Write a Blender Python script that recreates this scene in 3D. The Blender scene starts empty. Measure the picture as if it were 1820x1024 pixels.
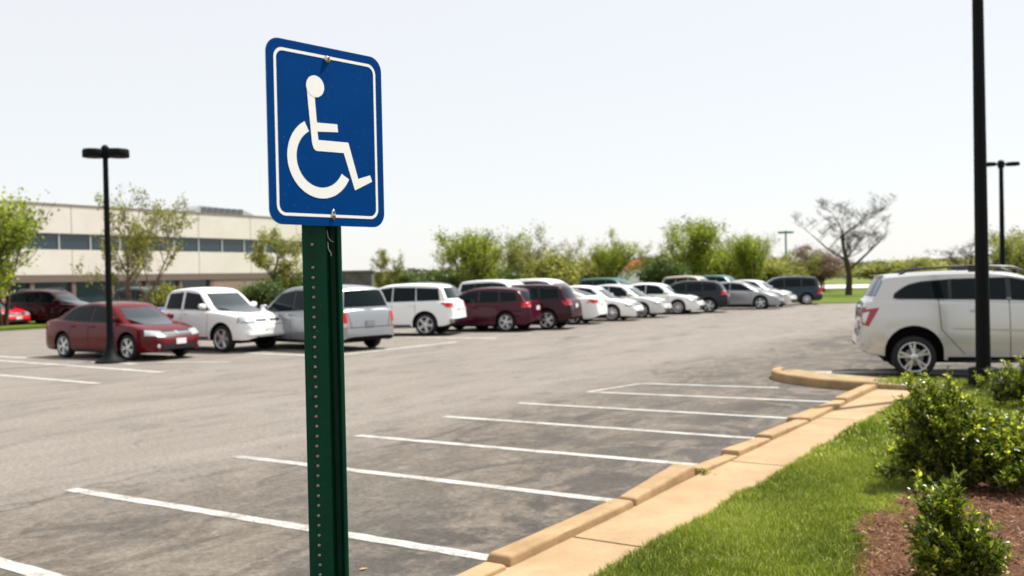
import bpy, bmesh, math, random
import numpy as np
from mathutils import Vector, Matrix
from mathutils.bvhtree import BVHTree
R = math.radians
random.seed(7)
scn = bpy.context.scene
COL = scn.collection

# ------------------------------------------------------------------ helpers
def link(o, parent=None):
    COL.objects.link(o)
    if parent: o.parent = parent
    return o

def tag(o, label=None, cat=None, group=None, kind=None):
    if label: o['label'] = label
    if cat: o['category'] = cat
    if group: o['group'] = group
    if kind: o['kind'] = kind
    return o

def empty(name, loc=(0, 0, 0), rz=0, label=None, cat=None, group=None):
    o = bpy.data.objects.new(name, None)
    o.empty_display_size = 0.2
    o.location = loc; o.rotation_euler = (0, 0, rz)
    return tag(link(o), label, cat, group)

def mesh_obj(name, verts, faces, mats, parent=None, idx=None, smooth=None):
    me = bpy.data.meshes.new(name)
    me.from_pydata([tuple(v) for v in verts], [], faces)
    if not isinstance(mats, (list, tuple)): mats = [mats]
    for m in mats: me.materials.append(m)
    if idx is not None: me.polygons.foreach_set('material_index', idx)
    if smooth is not None:
        me.polygons.foreach_set('use_smooth', [True] * len(me.polygons))
        me.set_sharp_from_angle(angle=R(smooth))
    me.update()
    return link(bpy.data.objects.new(name, me), parent)

class MB:
    def __init__(s): s.v = []; s.f = []; s.i = []; s.m = 0
    def add(s, vs, fs):
        n = len(s.v); s.v += [tuple(v) for v in vs]
        for f in fs: s.f.append(tuple(n + k for k in f)); s.i.append(s.m)
    def box(s, x0, x1, y0, y1, z0, z1, bevel=0, M=None):
        bm = bmesh.new(); bmesh.ops.create_cube(bm, size=1)
        for v in bm.verts:
            v.co = Vector(((x0 + x1) / 2 + v.co.x * (x1 - x0), (y0 + y1) / 2 + v.co.y * (y1 - y0), (z0 + z1) / 2 + v.co.z * (z1 - z0)))
        if bevel: bmesh.ops.bevel(bm, geom=bm.edges[:], offset=bevel, segments=2, affect='EDGES')
        if M is not None: bm.transform(M)
        bm.verts.index_update()
        s.add([v.co.copy() for v in bm.verts], [[v.index for v in f.verts] for f in bm.faces]); bm.free()
    def tube(s, pts, rad, n=8, cap=True):
        pts = [Vector(p) for p in pts]
        if not isinstance(rad, (list, tuple)): rad = [rad] * len(pts)
        vs = []; fs = []; ref = Vector((0.13, 0.31, 0.94)).normalized()
        for i, p in enumerate(pts):
            d = (pts[min(i + 1, len(pts) - 1)] - pts[max(i - 1, 0)])
            if d.length < 1e-9: d = Vector((0, 0, 1))
            d.normalize()
            if abs(d.dot(ref)) > 0.97: ref = Vector((1, 0.1, 0)).normalized()
            a = d.cross(ref).normalized(); b = d.cross(a)
            for k in range(n):
                t = 2 * math.pi * k / n
                vs.append(p + a * math.cos(t) * rad[i] + b * math.sin(t) * rad[i])
        for i in range(len(pts) - 1):
            for k in range(n):
                k2 = (k + 1) % n
                fs.append((i * n + k, i * n + k2, (i + 1) * n + k2, (i + 1) * n + k))
        if cap: fs.append(tuple(range(n))[::-1]); fs.append(tuple((len(pts) - 1) * n + k for k in range(n)))
        s.add(vs, fs)
    def lathe(s, prof, n=24, M=None, cap=False):
        # prof: (r, h) about Z
        vs = []; fs = []
        for r, h in prof:
            for k in range(n):
                t = 2 * math.pi * k / n; vs.append(Vector((r * math.cos(t), r * math.sin(t), h)))
        for i in range(len(prof) - 1):
            for k in range(n):
                k2 = (k + 1) % n
                fs.append((i * n + k, i * n + k2, (i + 1) * n + k2, (i + 1) * n + k))
        if cap: fs.append(tuple(range(n))[::-1]); fs.append(tuple((len(prof) - 1) * n + k for k in range(n)))
        if M is not None: vs = [M @ v for v in vs]
        s.add(vs, fs)
    def prism(s, poly, z0, z1, M=None):
        n = len(poly)
        vs = [Vector((x, y, z0)) for x, y in poly] + [Vector((x, y, z1)) for x, y in poly]
        fs = [tuple(range(n))[::-1], tuple(range(n, 2 * n))] + [(i, (i + 1) % n, n + (i + 1) % n, n + i) for i in range(n)]
        if M is not None: vs = [M @ v for v in vs]
        s.add(vs, fs)
    def build(s, name, mats, parent=None, smooth=None):
        return mesh_obj(name, s.v, s.f, mats, parent, s.i, smooth)

def chaikin(p, n=2):
    for _ in range(n):
        q = [p[0]]
        for a, b in zip(p, p[1:]):
            q.append(tuple(a[k] * .75 + b[k] * .25 for k in range(2)))
            q.append(tuple(a[k] * .25 + b[k] * .75 for k in range(2)))
        q.append(p[-1]); p = q
    return p

def lerp_at(p, x):
    if x <= p[0][0]: return p[0][1]
    for a, b in zip(p, p[1:]):
        if x <= b[0]:
            return b[1] if b[0] - a[0] < 1e-9 else a[1] + (b[1] - a[1]) * (x - a[0]) / (b[0] - a[0])
    return p[-1][1]

def resample(p, n):
    L = [0]
    for a, b in zip(p, p[1:]): L.append(L[-1] + math.hypot(b[0] - a[0], b[1] - a[1]))
    out = []
    for i in range(n):
        t = L[-1] * i / (n - 1)
        for k in range(len(p) - 1):
            if t <= L[k + 1] + 1e-9:
                u = (t - L[k]) / max(1e-9, L[k + 1] - L[k])
                out.append((p[k][0] + (p[k + 1][0] - p[k][0]) * u, p[k][1] + (p[k + 1][1] - p[k][1]) * u)); break
    return out

# ------------------------------------------------------------------ materials
def mat(name, col, rough=.6, metal=0, coat=0, spec=.5, noise=None, bump=None, emit=None):
    m = bpy.data.materials.new(name); m.use_nodes = True
    nt = m.node_tree; b = nt.nodes['Principled BSDF']
    b.inputs['Base Color'].default_value = (*col, 1)
    b.inputs['Roughness'].default_value = rough
    b.inputs['Metallic'].default_value = metal
    b.inputs['Coat Weight'].default_value = coat
    b.inputs['Coat Roughness'].default_value = .04
    b.inputs['Specular IOR Level'].default_value = spec
    if noise:   # (scale, second colour, detail)
        tc = nt.nodes.new('ShaderNodeTexCoord')
        n = nt.nodes.new('ShaderNodeTexNoise'); n.inputs['Scale'].default_value = noise[0]; n.inputs['Detail'].default_value = 8
        n.inputs['Roughness'].default_value = .65
        r = nt.nodes.new('ShaderNodeValToRGB')
        r.color_ramp.elements[0].position = .32; r.color_ramp.elements[1].position = .68
        r.color_ramp.elements[0].color = (*noise[1], 1); r.color_ramp.elements[1].color = (*col, 1)
        nt.links.new(tc.outputs['Object'], n.inputs['Vector'])
        nt.links.new(n.outputs['Fac'], r.inputs['Fac']); nt.links.new(r.outputs['Color'], b.inputs['Base Color'])
    if bump:    # (scale, strength, distance)
        tc = nt.nodes.new('ShaderNodeTexCoord')
        n = nt.nodes.new('ShaderNodeTexNoise'); n.inputs['Scale'].default_value = bump[0]; n.inputs['Detail'].default_value = 6
        bp = nt.nodes.new('ShaderNodeBump'); bp.inputs['Strength'].default_value = bump[1]; bp.inputs['Distance'].default_value = bump[2]
        nt.links.new(tc.outputs['Object'], n.inputs['Vector'])
        nt.links.new(n.outputs['Fac'], bp.inputs['Height']); nt.links.new(bp.outputs['Normal'], b.inputs['Normal'])
    return m

class NT:
    """tiny node-graph helper"""
    def __init__(s, m): s.m = m; s.nt = m.node_tree; s.b = s.nt.nodes['Principled BSDF']
    def n(s, t, **kw):
        x = s.nt.nodes.new(t)
        for k, v in kw.items(): setattr(x, k, v)
        return x
    def l(s, a, b): s.nt.links.new(a, b)
    def tc(s, out='Object', scale=(1, 1, 1)):
        t = s.n('ShaderNodeTexCoord'); mp = s.n('ShaderNodeMapping'); mp.inputs['Scale'].default_value = scale
        s.l(t.outputs[out], mp.inputs['Vector']); return mp.outputs['Vector']
    def noise(s, vec, scale, detail=6, rough=.6, dist=0):
        x = s.n('ShaderNodeTexNoise'); x.inputs['Scale'].default_value = scale; x.inputs['Detail'].default_value = detail
        x.inputs['Roughness'].default_value = rough; x.inputs['Distortion'].default_value = dist
        s.l(vec, x.inputs['Vector']); return x.outputs['Fac']
    def ramp(s, fac, stops):
        r = s.n('ShaderNodeValToRGB'); e = r.color_ramp.elements
        while len(e) < len(stops): e.new(.5)
        for k, (p, c) in enumerate(stops): e[k].position = p; e[k].color = (*c, 1) if isinstance(c, tuple) else (c, c, c, 1)
        s.l(fac, r.inputs['Fac']); return r.outputs['Color']
    def mix(s, fac, a, b, mode='MIX'):
        x = s.n('ShaderNodeMix', data_type='RGBA', blend_type=mode)
        for sock, v in ((x.inputs[0], fac), (x.inputs[6], a), (x.inputs[7], b)):
            if isinstance(v, (int, float)): sock.default_value = v
            elif isinstance(v, tuple): sock.default_value = (*v, 1)
            else: s.l(v, sock)
        return x.outputs[2]
    def math(s, op, a, b=None, c=None):
        x = s.n('ShaderNodeMath', operation=op)
        for k, v in enumerate((a, b, c)):
            if v is None: continue
            if isinstance(v, (int, float)): x.inputs[k].default_value = v
            else: s.l(v, x.inputs[k])
        return x.outputs[0]
    def bump(s, h, strength, dist):
        b = s.n('ShaderNodeBump'); b.inputs['Strength'].default_value = strength; b.inputs['Distance'].default_value = dist
        s.l(h, b.inputs['Height']); s.l(b.outputs['Normal'], s.b.inputs['Normal'])

def asphalt_mat():
    m = mat('asphalt', (.2, .19, .18), .88, spec=.3); g = NT(m)
    v = g.tc(); sep = g.n('ShaderNodeSeparateXYZ'); g.l(v, sep.inputs[0])
    X = sep.outputs[0]; Y = sep.outputs[1]
    big = g.noise(v, .35, 5, .6, .4)
    streak = g.noise(g.tc(scale=(.9, .16, 1)), 1.3, 7, .68, .9)
    fine = g.noise(v, 85, 4, .75)
    mid = g.noise(g.tc(scale=(1.5, .7, 1)), 3.2, 9, .78, .6)
    vor = g.n('ShaderNodeTexVoronoi'); vor.inputs['Scale'].default_value = 120; g.l(v, vor.inputs['Vector'])
    # worn light driving aisle against darker, oil-stained stalls beside the kerb (object X is across, Y along the kerb)
    wob = g.math('MULTIPLY_ADD', g.noise(v, .9, 4, .6), 1.6, -.8)
    edge = g.math('ADD', X, wob)
    stall = g.ramp(g.math('MULTIPLY_ADD', edge, 1 / 1.9, 4.9 / 1.9), [(0, 0.0), (1, 1.0)])
    nearkerb = g.ramp(g.math('MULTIPLY_ADD', g.math('ADD', X, wob), 1 / 1.5, 2.2 / 1.5), [(0, 0.0), (1, 1.0)])
    aisle = g.ramp(streak, [(.3, (.150, .132, .112)), (.47, (.178, .158, .136)), (.7, (.205, .184, .160))])
    stc = g.ramp(mid, [(.32, (.066, .053, .041)), (.5, (.118, .099, .079)), (.68, (.18, .155, .126))])
    col = g.mix(stall, aisle, stc)
    dark = g.ramp(g.noise(v, .8, 9, .72, .7), [(.45, 0.0), (.53, 1.0)])
    col = g.mix(g.math('MULTIPLY', g.math('MULTIPLY', dark, g.math('MAXIMUM', nearkerb, g.math('MULTIPLY', stall, .42))), .88), col, (.034, .031, .028))
    # dark tyre and oil streaks
    st2 = g.ramp(g.noise(g.tc(scale=(1.1, .35, 1)), 1.4, 9, .72, 1.3), [(.40, 1.0), (.48, 0.0)])
    col = g.mix(g.math('MULTIPLY', st2, g.math('MULTIPLY_ADD', stall, .55, .3)), col, (.048, .042, .036))
    pale = g.ramp(g.noise(v, 2.1, 8, .75, .8), [(.56, 0.0), (.68, 1.0)])
    col = g.mix(g.math('MULTIPLY', pale, .45), col, (.22, .19, .157))
    col = g.mix(g.math('MULTIPLY', g.ramp(big, [(.35, 0.0), (.65, 1.0)]), .15), col, (.27, .25, .225))
    gr1 = g.noise(v, 19, 8, .85)
    col = g.mix(.85, col, g.ramp(gr1, [(.34, (.24, .24, .24)), (.5, (.5, .5, .5)), (.66, (.82, .79, .74))]), 'OVERLAY')
    # aggregate grains
    col = g.mix(.75, col, g.ramp(fine, [(.3, (.32, .32, .32)), (.5, (.5, .5, .5)), (.72, (.75, .74, .72))]), 'OVERLAY')
    spk = g.ramp(vor.outputs['Distance'], [(.05, 1.0), (.16, 0.0)])
    vo2 = g.n('ShaderNodeTexVoronoi'); vo2.inputs['Scale'].default_value = 26; g.l(v, vo2.inputs['Vector'])
    sp2 = g.math('MULTIPLY', g.ramp(vo2.outputs['Distance'], [(.10, 1.0), (.17, 0.0)]), g.ramp(g.noise(v, 5, 5, .7), [(.5, 0.0), (.62, 1.0)]))
    col = g.mix(g.math('MULTIPLY', sp2, .55), col, (.30, .25, .19))
    col = g.mix(g.math('MULTIPLY', spk, .35), col, (.55, .5, .43))
    # thin meandering cracks
    vc = g.n('ShaderNodeTexVoronoi', feature='DISTANCE_TO_EDGE'); vc.inputs['Scale'].default_value = .32
    dm = g.n('ShaderNodeVectorMath', operation='MULTIPLY_ADD'); nz = g.n('ShaderNodeTexNoise'); nz.inputs['Scale'].default_value = 1.6; nz.inputs['Detail'].default_value = 6
    g.l(v, nz.inputs['Vector']); g.l(nz.outputs['Color'], dm.inputs[0]); dm.inputs[1].default_value = (1.4, 1.4, 0); g.l(v, dm.inputs[2])
    g.l(dm.outputs[0], vc.inputs['Vector'])
    crack = g.ramp(vc.outputs['Distance'], [(.0, 1.0), (.010, 0.0)])
    crack = g.math('MULTIPLY', crack, g.ramp(g.noise(v, .5, 3), [(.46, 0.0), (.56, 1.0)]))
    col = g.mix(g.math('MULTIPLY', crack, .6), col, (.05, .045, .04))
    g.l(col, g.b.inputs['Base Color'])
    g.bump(g.math('ADD', fine, g.math('MULTIPLY', mid, .6)), .8, .006)
    return m

def line_mat():
    m = mat('road_paint', (.8, .79, .75), .7, spec=.3); g = NT(m); v = g.tc('Object')
    n = g.noise(v, 38, 8, .8); n2 = g.noise(v, 3.2, 6, .7)
    col = g.mix(g.ramp(g.math('ADD', g.math('MULTIPLY', n, .75), g.math('MULTIPLY', n2, .5)), [(.53, 1.0), (.65, 0.0)]), (.43, .42, .395), (.19, .172, .148))
    g.l(col, g.b.inputs['Base Color']); g.bump(n, .5, .003)
    return m

def concrete_mat(name, base, dark, stain=.5):
    m = mat(name, base, .85, spec=.25); g = NT(m); v = g.tc('Object')
    n = g.noise(v, 1.9, 8, .7, .3); f = g.noise(v, 60, 6, .8)
    col = g.mix(g.math('MULTIPLY', g.ramp(n, [(.35, 1.0), (.62, 0.0)]), stain), base, dark)
    col = g.mix(.4, col, g.ramp(f, [(.3, .3), (.5, .5), (.7, .7)]), 'OVERLAY')
    st = g.ramp(g.noise(v, 9, 8, .8), [(.62, 0.0), (.74, 1.0)])
    col = g.mix(g.math('MULTIPLY', st, .4), col, tuple(c * .55 for c in dark))
    pit = g.n('ShaderNodeTexVoronoi'); pit.inputs['Scale'].default_value = 34; g.l(v, pit.inputs['Vector'])
    pm_ = g.ramp(pit.outputs['Distance'], [(.07, 1.0), (.15, 0.0)])
    col = g.mix(g.math('MULTIPLY', pm_, .45), col, tuple(c * .5 for c in dark))
    lt = g.ramp(g.noise(v, .8, 6, .7), [(.48, 0.0), (.64, 1.0)])
    col = g.mix(g.math('MULTIPLY', lt, .4), col, tuple(min(1, c * 1.18 + .03) for c in base))
    g.l(col, g.b.inputs['Base Color']); g.bump(g.math('ADD', f, n), .7, .007)
    return m

def leaf_mat(name, cols, trans=.35, rough=.45, scale=3.0, spec=.35):
    """colour varies per leaf (attribute) ; part of the light passes through"""
    m = bpy.data.materials.new(name); m.use_nodes = True; nt = m.node_tree
    g = NT(m); b = g.b
    at = g.n('ShaderNodeAttribute', attribute_name='tint')
    col = g.ramp(at.outputs['Fac'], [(i / (len(cols) - 1), c) for i, c in enumerate(cols)])
    g.l(col, b.inputs['Base Color']); b.inputs['Roughness'].default_value = rough; b.inputs['Specular IOR Level'].default_value = spec
    tr = g.n('ShaderNodeBsdfTranslucent'); mx = g.n('ShaderNodeMixShader'); mx.inputs[0].default_value = trans
    tcol = g.mix(.6, col, (.9, 1.0, .35), 'MULTIPLY')
    hs = g.n('ShaderNodeHueSaturation'); hs.inputs['Value'].default_value = 1.9; g.l(tcol, hs.inputs['Color'])
    g.l(hs.outputs['Color'], tr.inputs['Color'])
    out = nt.nodes['Material Output']
    g.l(b.outputs[0], mx.inputs[1]); g.l(tr.outputs[0], mx.inputs[2]); g.l(mx.outputs[0], out.inputs['Surface'])
    return m

def paint(name, col, rough=.3, metal=0.0):
    m = mat(name, col, rough, metal=metal, coat=.4, spec=.12)
    return m

M = {}
M['asphalt'] = asphalt_mat()
M['line'] = line_mat()
M['walk'] = concrete_mat('buff_concrete', (.39, .272, .155), (.30, .20, .108), .8)
M['kerb'] = concrete_mat('kerb_concrete', (.38, .255, .135), (.22, .14, .068), .8)
M['glass'] = mat('car_glass', (.004, .009, .011), .05, spec=.14)
M['windscreen'] = mat('windscreen_glass', (.006, .016, .017), .05, spec=.9, coat=.6)
M['trim'] = mat('black_trim', (.012, .012, .013), .35)
M['under'] = mat('underbody', (.008, .008, .009), .9, spec=.1)
M['rubber'] = mat('tyre_rubber', (.016, .016, .017), .75, spec=.3)
M['alloy'] = mat('alloy', (.66, .66, .68), .28, metal=.75)
M['chrome'] = mat('chrome', (.8, .8, .8), .12, metal=1)
M['redlamp'] = mat('red_lamp', (.62, .006, .016), .2, spec=.3, coat=.4)
M['deepred'] = mat('deep_red_lamp', (.34, .004, .012), .15, spec=.4, coat=.6)
M['clearlamp'] = mat('clear_lamp', (.50, .53, .53), .12, coat=1, metal=.5)
M['plate'] = mat('number_plate', (.75, .75, .74), .4)
M['black'] = mat('black_pole_paint', (.0035, .0045, .005), .6, spec=.12, bump=(60, .15, .002))
M['bark'] = mat('bark', (.075, .055, .043), .9, spec=.15, noise=(14, (.05, .036, .03)))
M['barkred'] = mat('reddish_bark', (.2, .13, .085), .9, spec=.15, noise=(9, (.09, .055, .04)))

# ------------------------------------------------------------------ world, sun, camera
H = 1.9
def setup():
    w = bpy.data.worlds.new('World'); scn.world = w; w.use_nodes = True
    nt = w.node_tree; bg = nt.nodes['Background']
    sk = nt.nodes.new('ShaderNodeTexSky'); sk.sky_type = 'NISHITA'; sk.sun_disc = False
    el = R(60); az = R(61)
    sk.sun_elevation = el; sk.sun_rotation = az
    sk.air_density = 1.0; sk.dust_density = .7; sk.ozone_density = 1.0; sk.altitude = 0
    # thin bright overcast veil over the clear sky
    mx = nt.nodes.new('ShaderNodeMix'); mx.data_type = 'RGBA'; mx.inputs[0].default_value = .82
    mx.inputs[7].default_value = (5.85, 5.84, 5.82, 1)
    nt.links.new(sk.outputs[0], mx.inputs[6]); nt.links.new(mx.outputs[2], bg.inputs['Color']); bg.inputs['Strength'].default_value = .11
    l = bpy.data.lights.new('sun', 'SUN'); l.energy = 5.0; l.angle = R(.5); l.color = (1, .965, .9)
    o = bpy.data.objects.new('sun', l); COL.objects.link(o)
    d = Vector((math.sin(az) * math.cos(el), math.cos(az) * math.cos(el), math.sin(el)))
    o.rotation_euler = (-d).to_track_quat('-Z', 'Y').to_euler()
    o.location = d * 40
    cam = bpy.data.cameras.new('camera'); co = bpy.data.objects.new('camera', cam); COL.objects.link(co)
    cam.sensor_width = 36; cam.lens = 1694 / 1820 * 36; cam.clip_end = 3000; cam.clip_start = .05
    rho = math.atan(.021); p = math.atan(20 / 1694)
    F = Vector((0, math.cos(p), -math.sin(p))); U0 = Vector((0, math.sin(p), math.cos(p))); X = Vector((1, 0, 0))
    r = math.cos(rho) * X - math.sin(rho) * U0; U = math.sin(rho) * X + math.cos(rho) * U0
    mt = Matrix((r, U, -F)).transposed().to_4x4(); mt.translation = (0, 0, H)
    co.matrix_world = mt
    cam.dof.use_dof = True; cam.dof.focus_distance = 2.75; cam.dof.aperture_fstop = 3.9
    cam.dof.aperture_blades = 8
    scn.camera = co
    scn.view_settings.view_transform = 'Standard'; scn.view_settings.look = 'None'
    scn.view_settings.exposure = .60; scn.view_settings.gamma = 1
    scn.render.engine = 'CYCLES'
setup()

# lot frame: x = towards the kerb (t), y = along the kerb, away (s)
C0 = Vector((-.1713, 6.4136, 0)); LR = math.atan2(-.5455, .8381)
LM = Matrix.Translation(C0) @ Matrix.Rotation(LR, 4, 'Z')
def W(s, t, z=0): return LM @ Vector((t, s, z))
def inlot(o): o.location = C0; o.rotation_euler = (0, 0, LR); return o

# ------------------------------------------------------------------ ground
def sheet(name, poly, z, m, zb=None, label=None):
    mb = MB()
    if zb is None: mb.add([(x, y, z) for x, y in poly], [tuple(range(len(poly)))])
    else: mb.prism(poly, zb, z)
    o = inlot(mb.build(name, m)); return tag(o, kind='structure')

gr = mat('field_grass', (.10, .15, .03), .95, spec=.1, noise=(.25, (.16, .17, .06)))
tag(mesh_obj('ground', [(-700, -300, -.05), (900, -300, -.05), (900, 1300, -.05), (-700, 1300, -.05)], [(0, 1, 2, 3)], gr), kind='structure')
# parking lot asphalt: t from -60 to 0 (+ stalls beyond the island), s from -20 to 52
sheet('parking_lot', [(-41, -30), (0.27, -30), (.27, 10.3), (14, 10.3), (14, 30), (-2, 51.5), (-41, 60)], 0, M['asphalt'])
sheet('parking_lot', [(-75, -10), (-45.5, -10), (-45.5, 60), (-75, 60)], 0, M['asphalt'])

def pline(name, a, b, w=.13, z=.004):
    (s0, t0), (s1, t1) = a, b
    d = Vector((t1 - t0, s1 - s0)); n = Vector((-d.y, d.x)).normalized() * w / 2
    k = 26; top = []; bot = []
    rr = random.Random(int(s0 * 100 + t0 * 10))
    for i in range(k + 1):
        p = Vector((t0, s0)) + d * i / k
        top.append((p.x + n.x * (1 + rr.uniform(-.12, .12)), p.y + n.y * (1 + rr.uniform(-.12, .12)), z))
        bot.append((p.x - n.x * (1 + rr.uniform(-.12, .12)), p.y - n.y * (1 + rr.uniform(-.12, .12)), z))
    vs = top + bot
    fs = [(i, k + 1 + i, k + 2 + i, i + 1) for i in range(k)]
    o = inlot(mesh_obj(name, vs, fs, M['line'])); return tag(o, kind='structure')
for (a, b) in [((-.11, -4.69), (0.0, .13)), ((1.76, -4.6), (1.85, .13)), ((3.40, -4.31), (3.58, .13)), ((5.14, -4.29), (5.29, .13)),
               ((6.73, -4.1), (6.93, .13)), ((8.35, -3.81), (8.7, .13)), ((9.77, -3.51), (10.05, -1.2))]:
    pline('parking_line', a, b)
pline('parking_line', (8.37, -3.78), (9.74, -3.5), .1, .006)
pline('parking_line', (-1.70, -4.6), (-1.80, .1), .14)
for s in (-1.9,): pline('parking_line', (s, -21), (s, -13.2))
for (a, b, w) in [((4.15, -24), (4.15, -14.1), .17), ((6.15, -22), (5.77, -13.14), .18), ((8.35, -24), (7.77, -13.86), .2), ((9.0, -24), (8.9, -16.4), .22),
               ((9.36, -16.2), (10.15, -14.5), .15), ((12.4, -22), (12.2, -13.2), .26), ((12.2, -13.3), (17.5, -13.19), .24),
               ((18.5, -20), (19.2, -12.9), .34), ((21.2, -19), (21.2, -12.8), .14)]:
    pline('parking_line', a, b, w)

# narrow pale strip in line paint round the far side of the island
island_far = [(-1.9, 12.1), (-1.5, 12.45), (-.9, 12.85), (0, 13.2), (1.2, 13.3), (8, 13.3)]
gt = chaikin(island_far, 2)
def strip(name, pts, w, z, m):
    vs = []; fs = []
    for i, p in enumerate(pts):
        a = pts[max(i - 1, 0)]; b = pts[min(i + 1, len(pts) - 1)]
        d = Vector((b[0] - a[0], b[1] - a[1])).normalized(); n = Vector((-d.y, d.x)) * w / 2
        vs += [(p[0] + n.x, p[1] + n.y, z), (p[0] - n.x, p[1] - n.y, z)]
        if i: fs.append((2 * i - 2, 2 * i, 2 * i + 1, 2 * i - 1))
    return tag(inlot(mesh_obj(name, vs, fs, m)), kind='structure')
strip('pale_strip', gt, .42, .005, M['line'])

# sidewalk, lawn base, mulch bed
def noisy_field(name, poly_fn, x0, x1, y0, y1, st, zf, m):
    """grid sheet over the points where poly_fn is true, height zf(x, y)"""
    nx = int((x1 - x0) / st) + 1; ny = int((y1 - y0) / st) + 1
    vs = []; fs = []
    for j in range(ny):
        for i in range(nx):
            x = x0 + i * st; y = y0 + j * st; vs.append((x, y, zf(x, y)))
    for j in range(ny - 1):
        for i in range(nx - 1):
            if poly_fn(x0 + (i + .5) * st, y0 + (j + .5) * st):
                a = j * nx + i; fs.append((a, a + 1, a + nx + 1, a + nx))
    return inlot(mesh_obj(name, vs, fs, m, smooth=60))

mb = MB()
ys = [-9, -3.15, -.05, 3.05, 6.3, 10.2]
ys = [-9.2, -6.1, -3.0, .62, 3.75, 6.9, 10.2]
for a, b in zip(ys, ys[1:]): mb.box(.25, .90, a + .006, b - .006, -.02, .035, .008)
tag(inlot(mb.build('sidewalk', M['walk'], smooth=50)), kind='structure')

def mulch_edge(s):   # t of the lawn / mulch boundary
    if s > 5.2: return 2.17 + (s - 5.2) * 1.1 + .05 * math.sin(s * 2.3)
    return 2.15 + .09 * math.sin(s * 2.3 + .4) + .05 * math.sin(s * 6.1) - (.0 if s > 1 else (1 - s) * .06)
soil = mat('lawn_soil', (.11, .13, .035), .95, spec=.1, noise=(18, (.07, .1, .02)))
def lawn_z(x, y): return .035 + .015 * math.sin(x * 2.1 + y) + .01 * math.sin(y * 3.3)
tag(noisy_field('lawn_soil', lambda x, y: x < mulch_edge(y) + .05, .905, 9, -9, 10.4, .12, lawn_z, soil), kind='structure')
mulm = mat('mulch', (.11, .055, .03), .95, spec=.1); g = NT(mulm); v = g.tc()
n1 = g.noise(v, 26, 8, .8, .8); n2 = g.noise(v, 2.5, 5, .6)
c = g.ramp(n1, [(.33, (.030, .012, .006)), (.5, (.115, .050, .026)), (.66, (.27, .145, .085))])
c = g.mix(g.math('MULTIPLY', n2, .3), c, (.22, .12, .07)); g.l(c, g.b.inputs['Base Color']); g.bump(n1, 1, .02)
def mz(x, y): return .055 + .03 * math.sin(x * 1.7 + 1) * math.cos(y * 1.3) + .02 * math.sin(x * 7 + y * 5) * math.sin(y * 8 - x * 3)
tag(noisy_field('mulch_bed', lambda x, y: x > mulch_edge(y) - .06, 1.6, 9, -9, 10.4, .06, mz, mulm), kind='structure')
# island behind the last stalls
mb = MB()
isl = [(-1.72, 11.62), (-1.3, 10.95), (-.3, 10.3), (.36, 10.24), (9, 10.42), (9, 11.3), (1.5, 11.1), (.2, 11.15), (-.8, 11.55), (-1.5, 12.0)]
mb.prism(isl, -.02, .11)
dirt = mat('island_dirt', (.42, .31, .2), .95, spec=.1, noise=(7, (.2, .17, .08)), bump=(30, .8, .02))
tag(inlot(mb.build('island_bed', dirt)), kind='structure')

# ------------------------------------------------------------------ kerb stones
KG = 'kerb stones along the sidewalk'
def kerb_stone(pts_s, w0, w1, h, label, off=(0.0, 0.0),  cracked=0, group=KG):
    """rounded kerb block: s range, front (t) offset, widths"""
    s0, s1 = pts_s; n = 14; mb = MB(); vs = []; fs = []
    rr = random.Random(int(s0 * 37) + 5)
    prof = [(-.03, -.02), (0, .62), (.035, .84), (.11, .97), (.2, 1.0), (.84, 1.0), (.95, .97), (.99, .9), (1, .75), (1, -.02)]
    us = [0, .006, .018, .035] + [.08 + .84 * q / 8 for q in range(9)] + [.965, .982, .994, 1]; n = len(us) - 1
    for i in range(n + 1):
        u = us[i]; s = s0 + (s1 - s0) * u
        e = min(u, 1 - u) * (s1 - s0); k = min(1, e / .035); sh = .80 + .20 * math.sqrt(max(0, 1 - (1 - k) ** 2))
        w = w0 + (w1 - w0) * u; off_ = off[0] + (off[1] - off[0]) * u; hh = h[0] + (h[1] - h[0]) * u
        for (a, b) in prof:
            vs.append((off_ + w * (.5 + (a - .5) * (0.9 + .1 * sh)) + rr.uniform(-.0025, .0025), s + rr.uniform(-.001, .001), hh * (b if b < 0 else b * sh) + rr.uniform(-.002, .002)))
    m = len(prof)
    for i in range(n):
        for k in range(m - 1): fs.append((i * m + k, (i + 1) * m + k, (i + 1) * m + k + 1, i * m + k + 1))
    fs.append(tuple(range(m))); fs.append(tuple(n * m + k for k in range(m))[::-1])
    o = inlot(mesh_obj('kerb_stone', vs, fs, M['kerb'], smooth=50))
    return tag(o, label, 'kerb stone', group)
kerb_stone((-1.9, -.25), .17, .17, (.07, .07), 'buff kerb stone cut by the bottom edge, nearest to the camera', (.11, .11))
kerb_stone((-.19, 1.60), .19, .18, (.105, .095), 'long thick rounded kerb stone running from the nearest painted line', (.085, .10))
kerb_stone((1.65, 2.96), .17, .215, (.10, .135), 'kerb stone pushed proud at its far end, just beyond the second painted line', (.11, .03))
kerb_stone((3.07, 3.95), .175, .155, (.085, .06), 'short low kerb stone just beyond the third painted line with a crack', (.115, .15))
kerb_stone((4.00, 4.98), .20, .165, (.10, .075), 'short kerb stone ending at the fourth painted line', (.095, .14))
kerb_stone((5.05, 6.45), .195, .17, (.10, .075), 'smooth kerb stone between the fourth and fifth painted lines', (.10, .14))
kerb_stone((6.53, 8.24), .30, .165, (.085, .10), 'kerb stone with a flared near end beyond the fifth painted line', (.0, .14))
kerb_stone((8.35, 10.15), .185, .18, (.12, .115), 'last kerb stone before the island, at the sixth painted line', (.105, .12))
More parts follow.
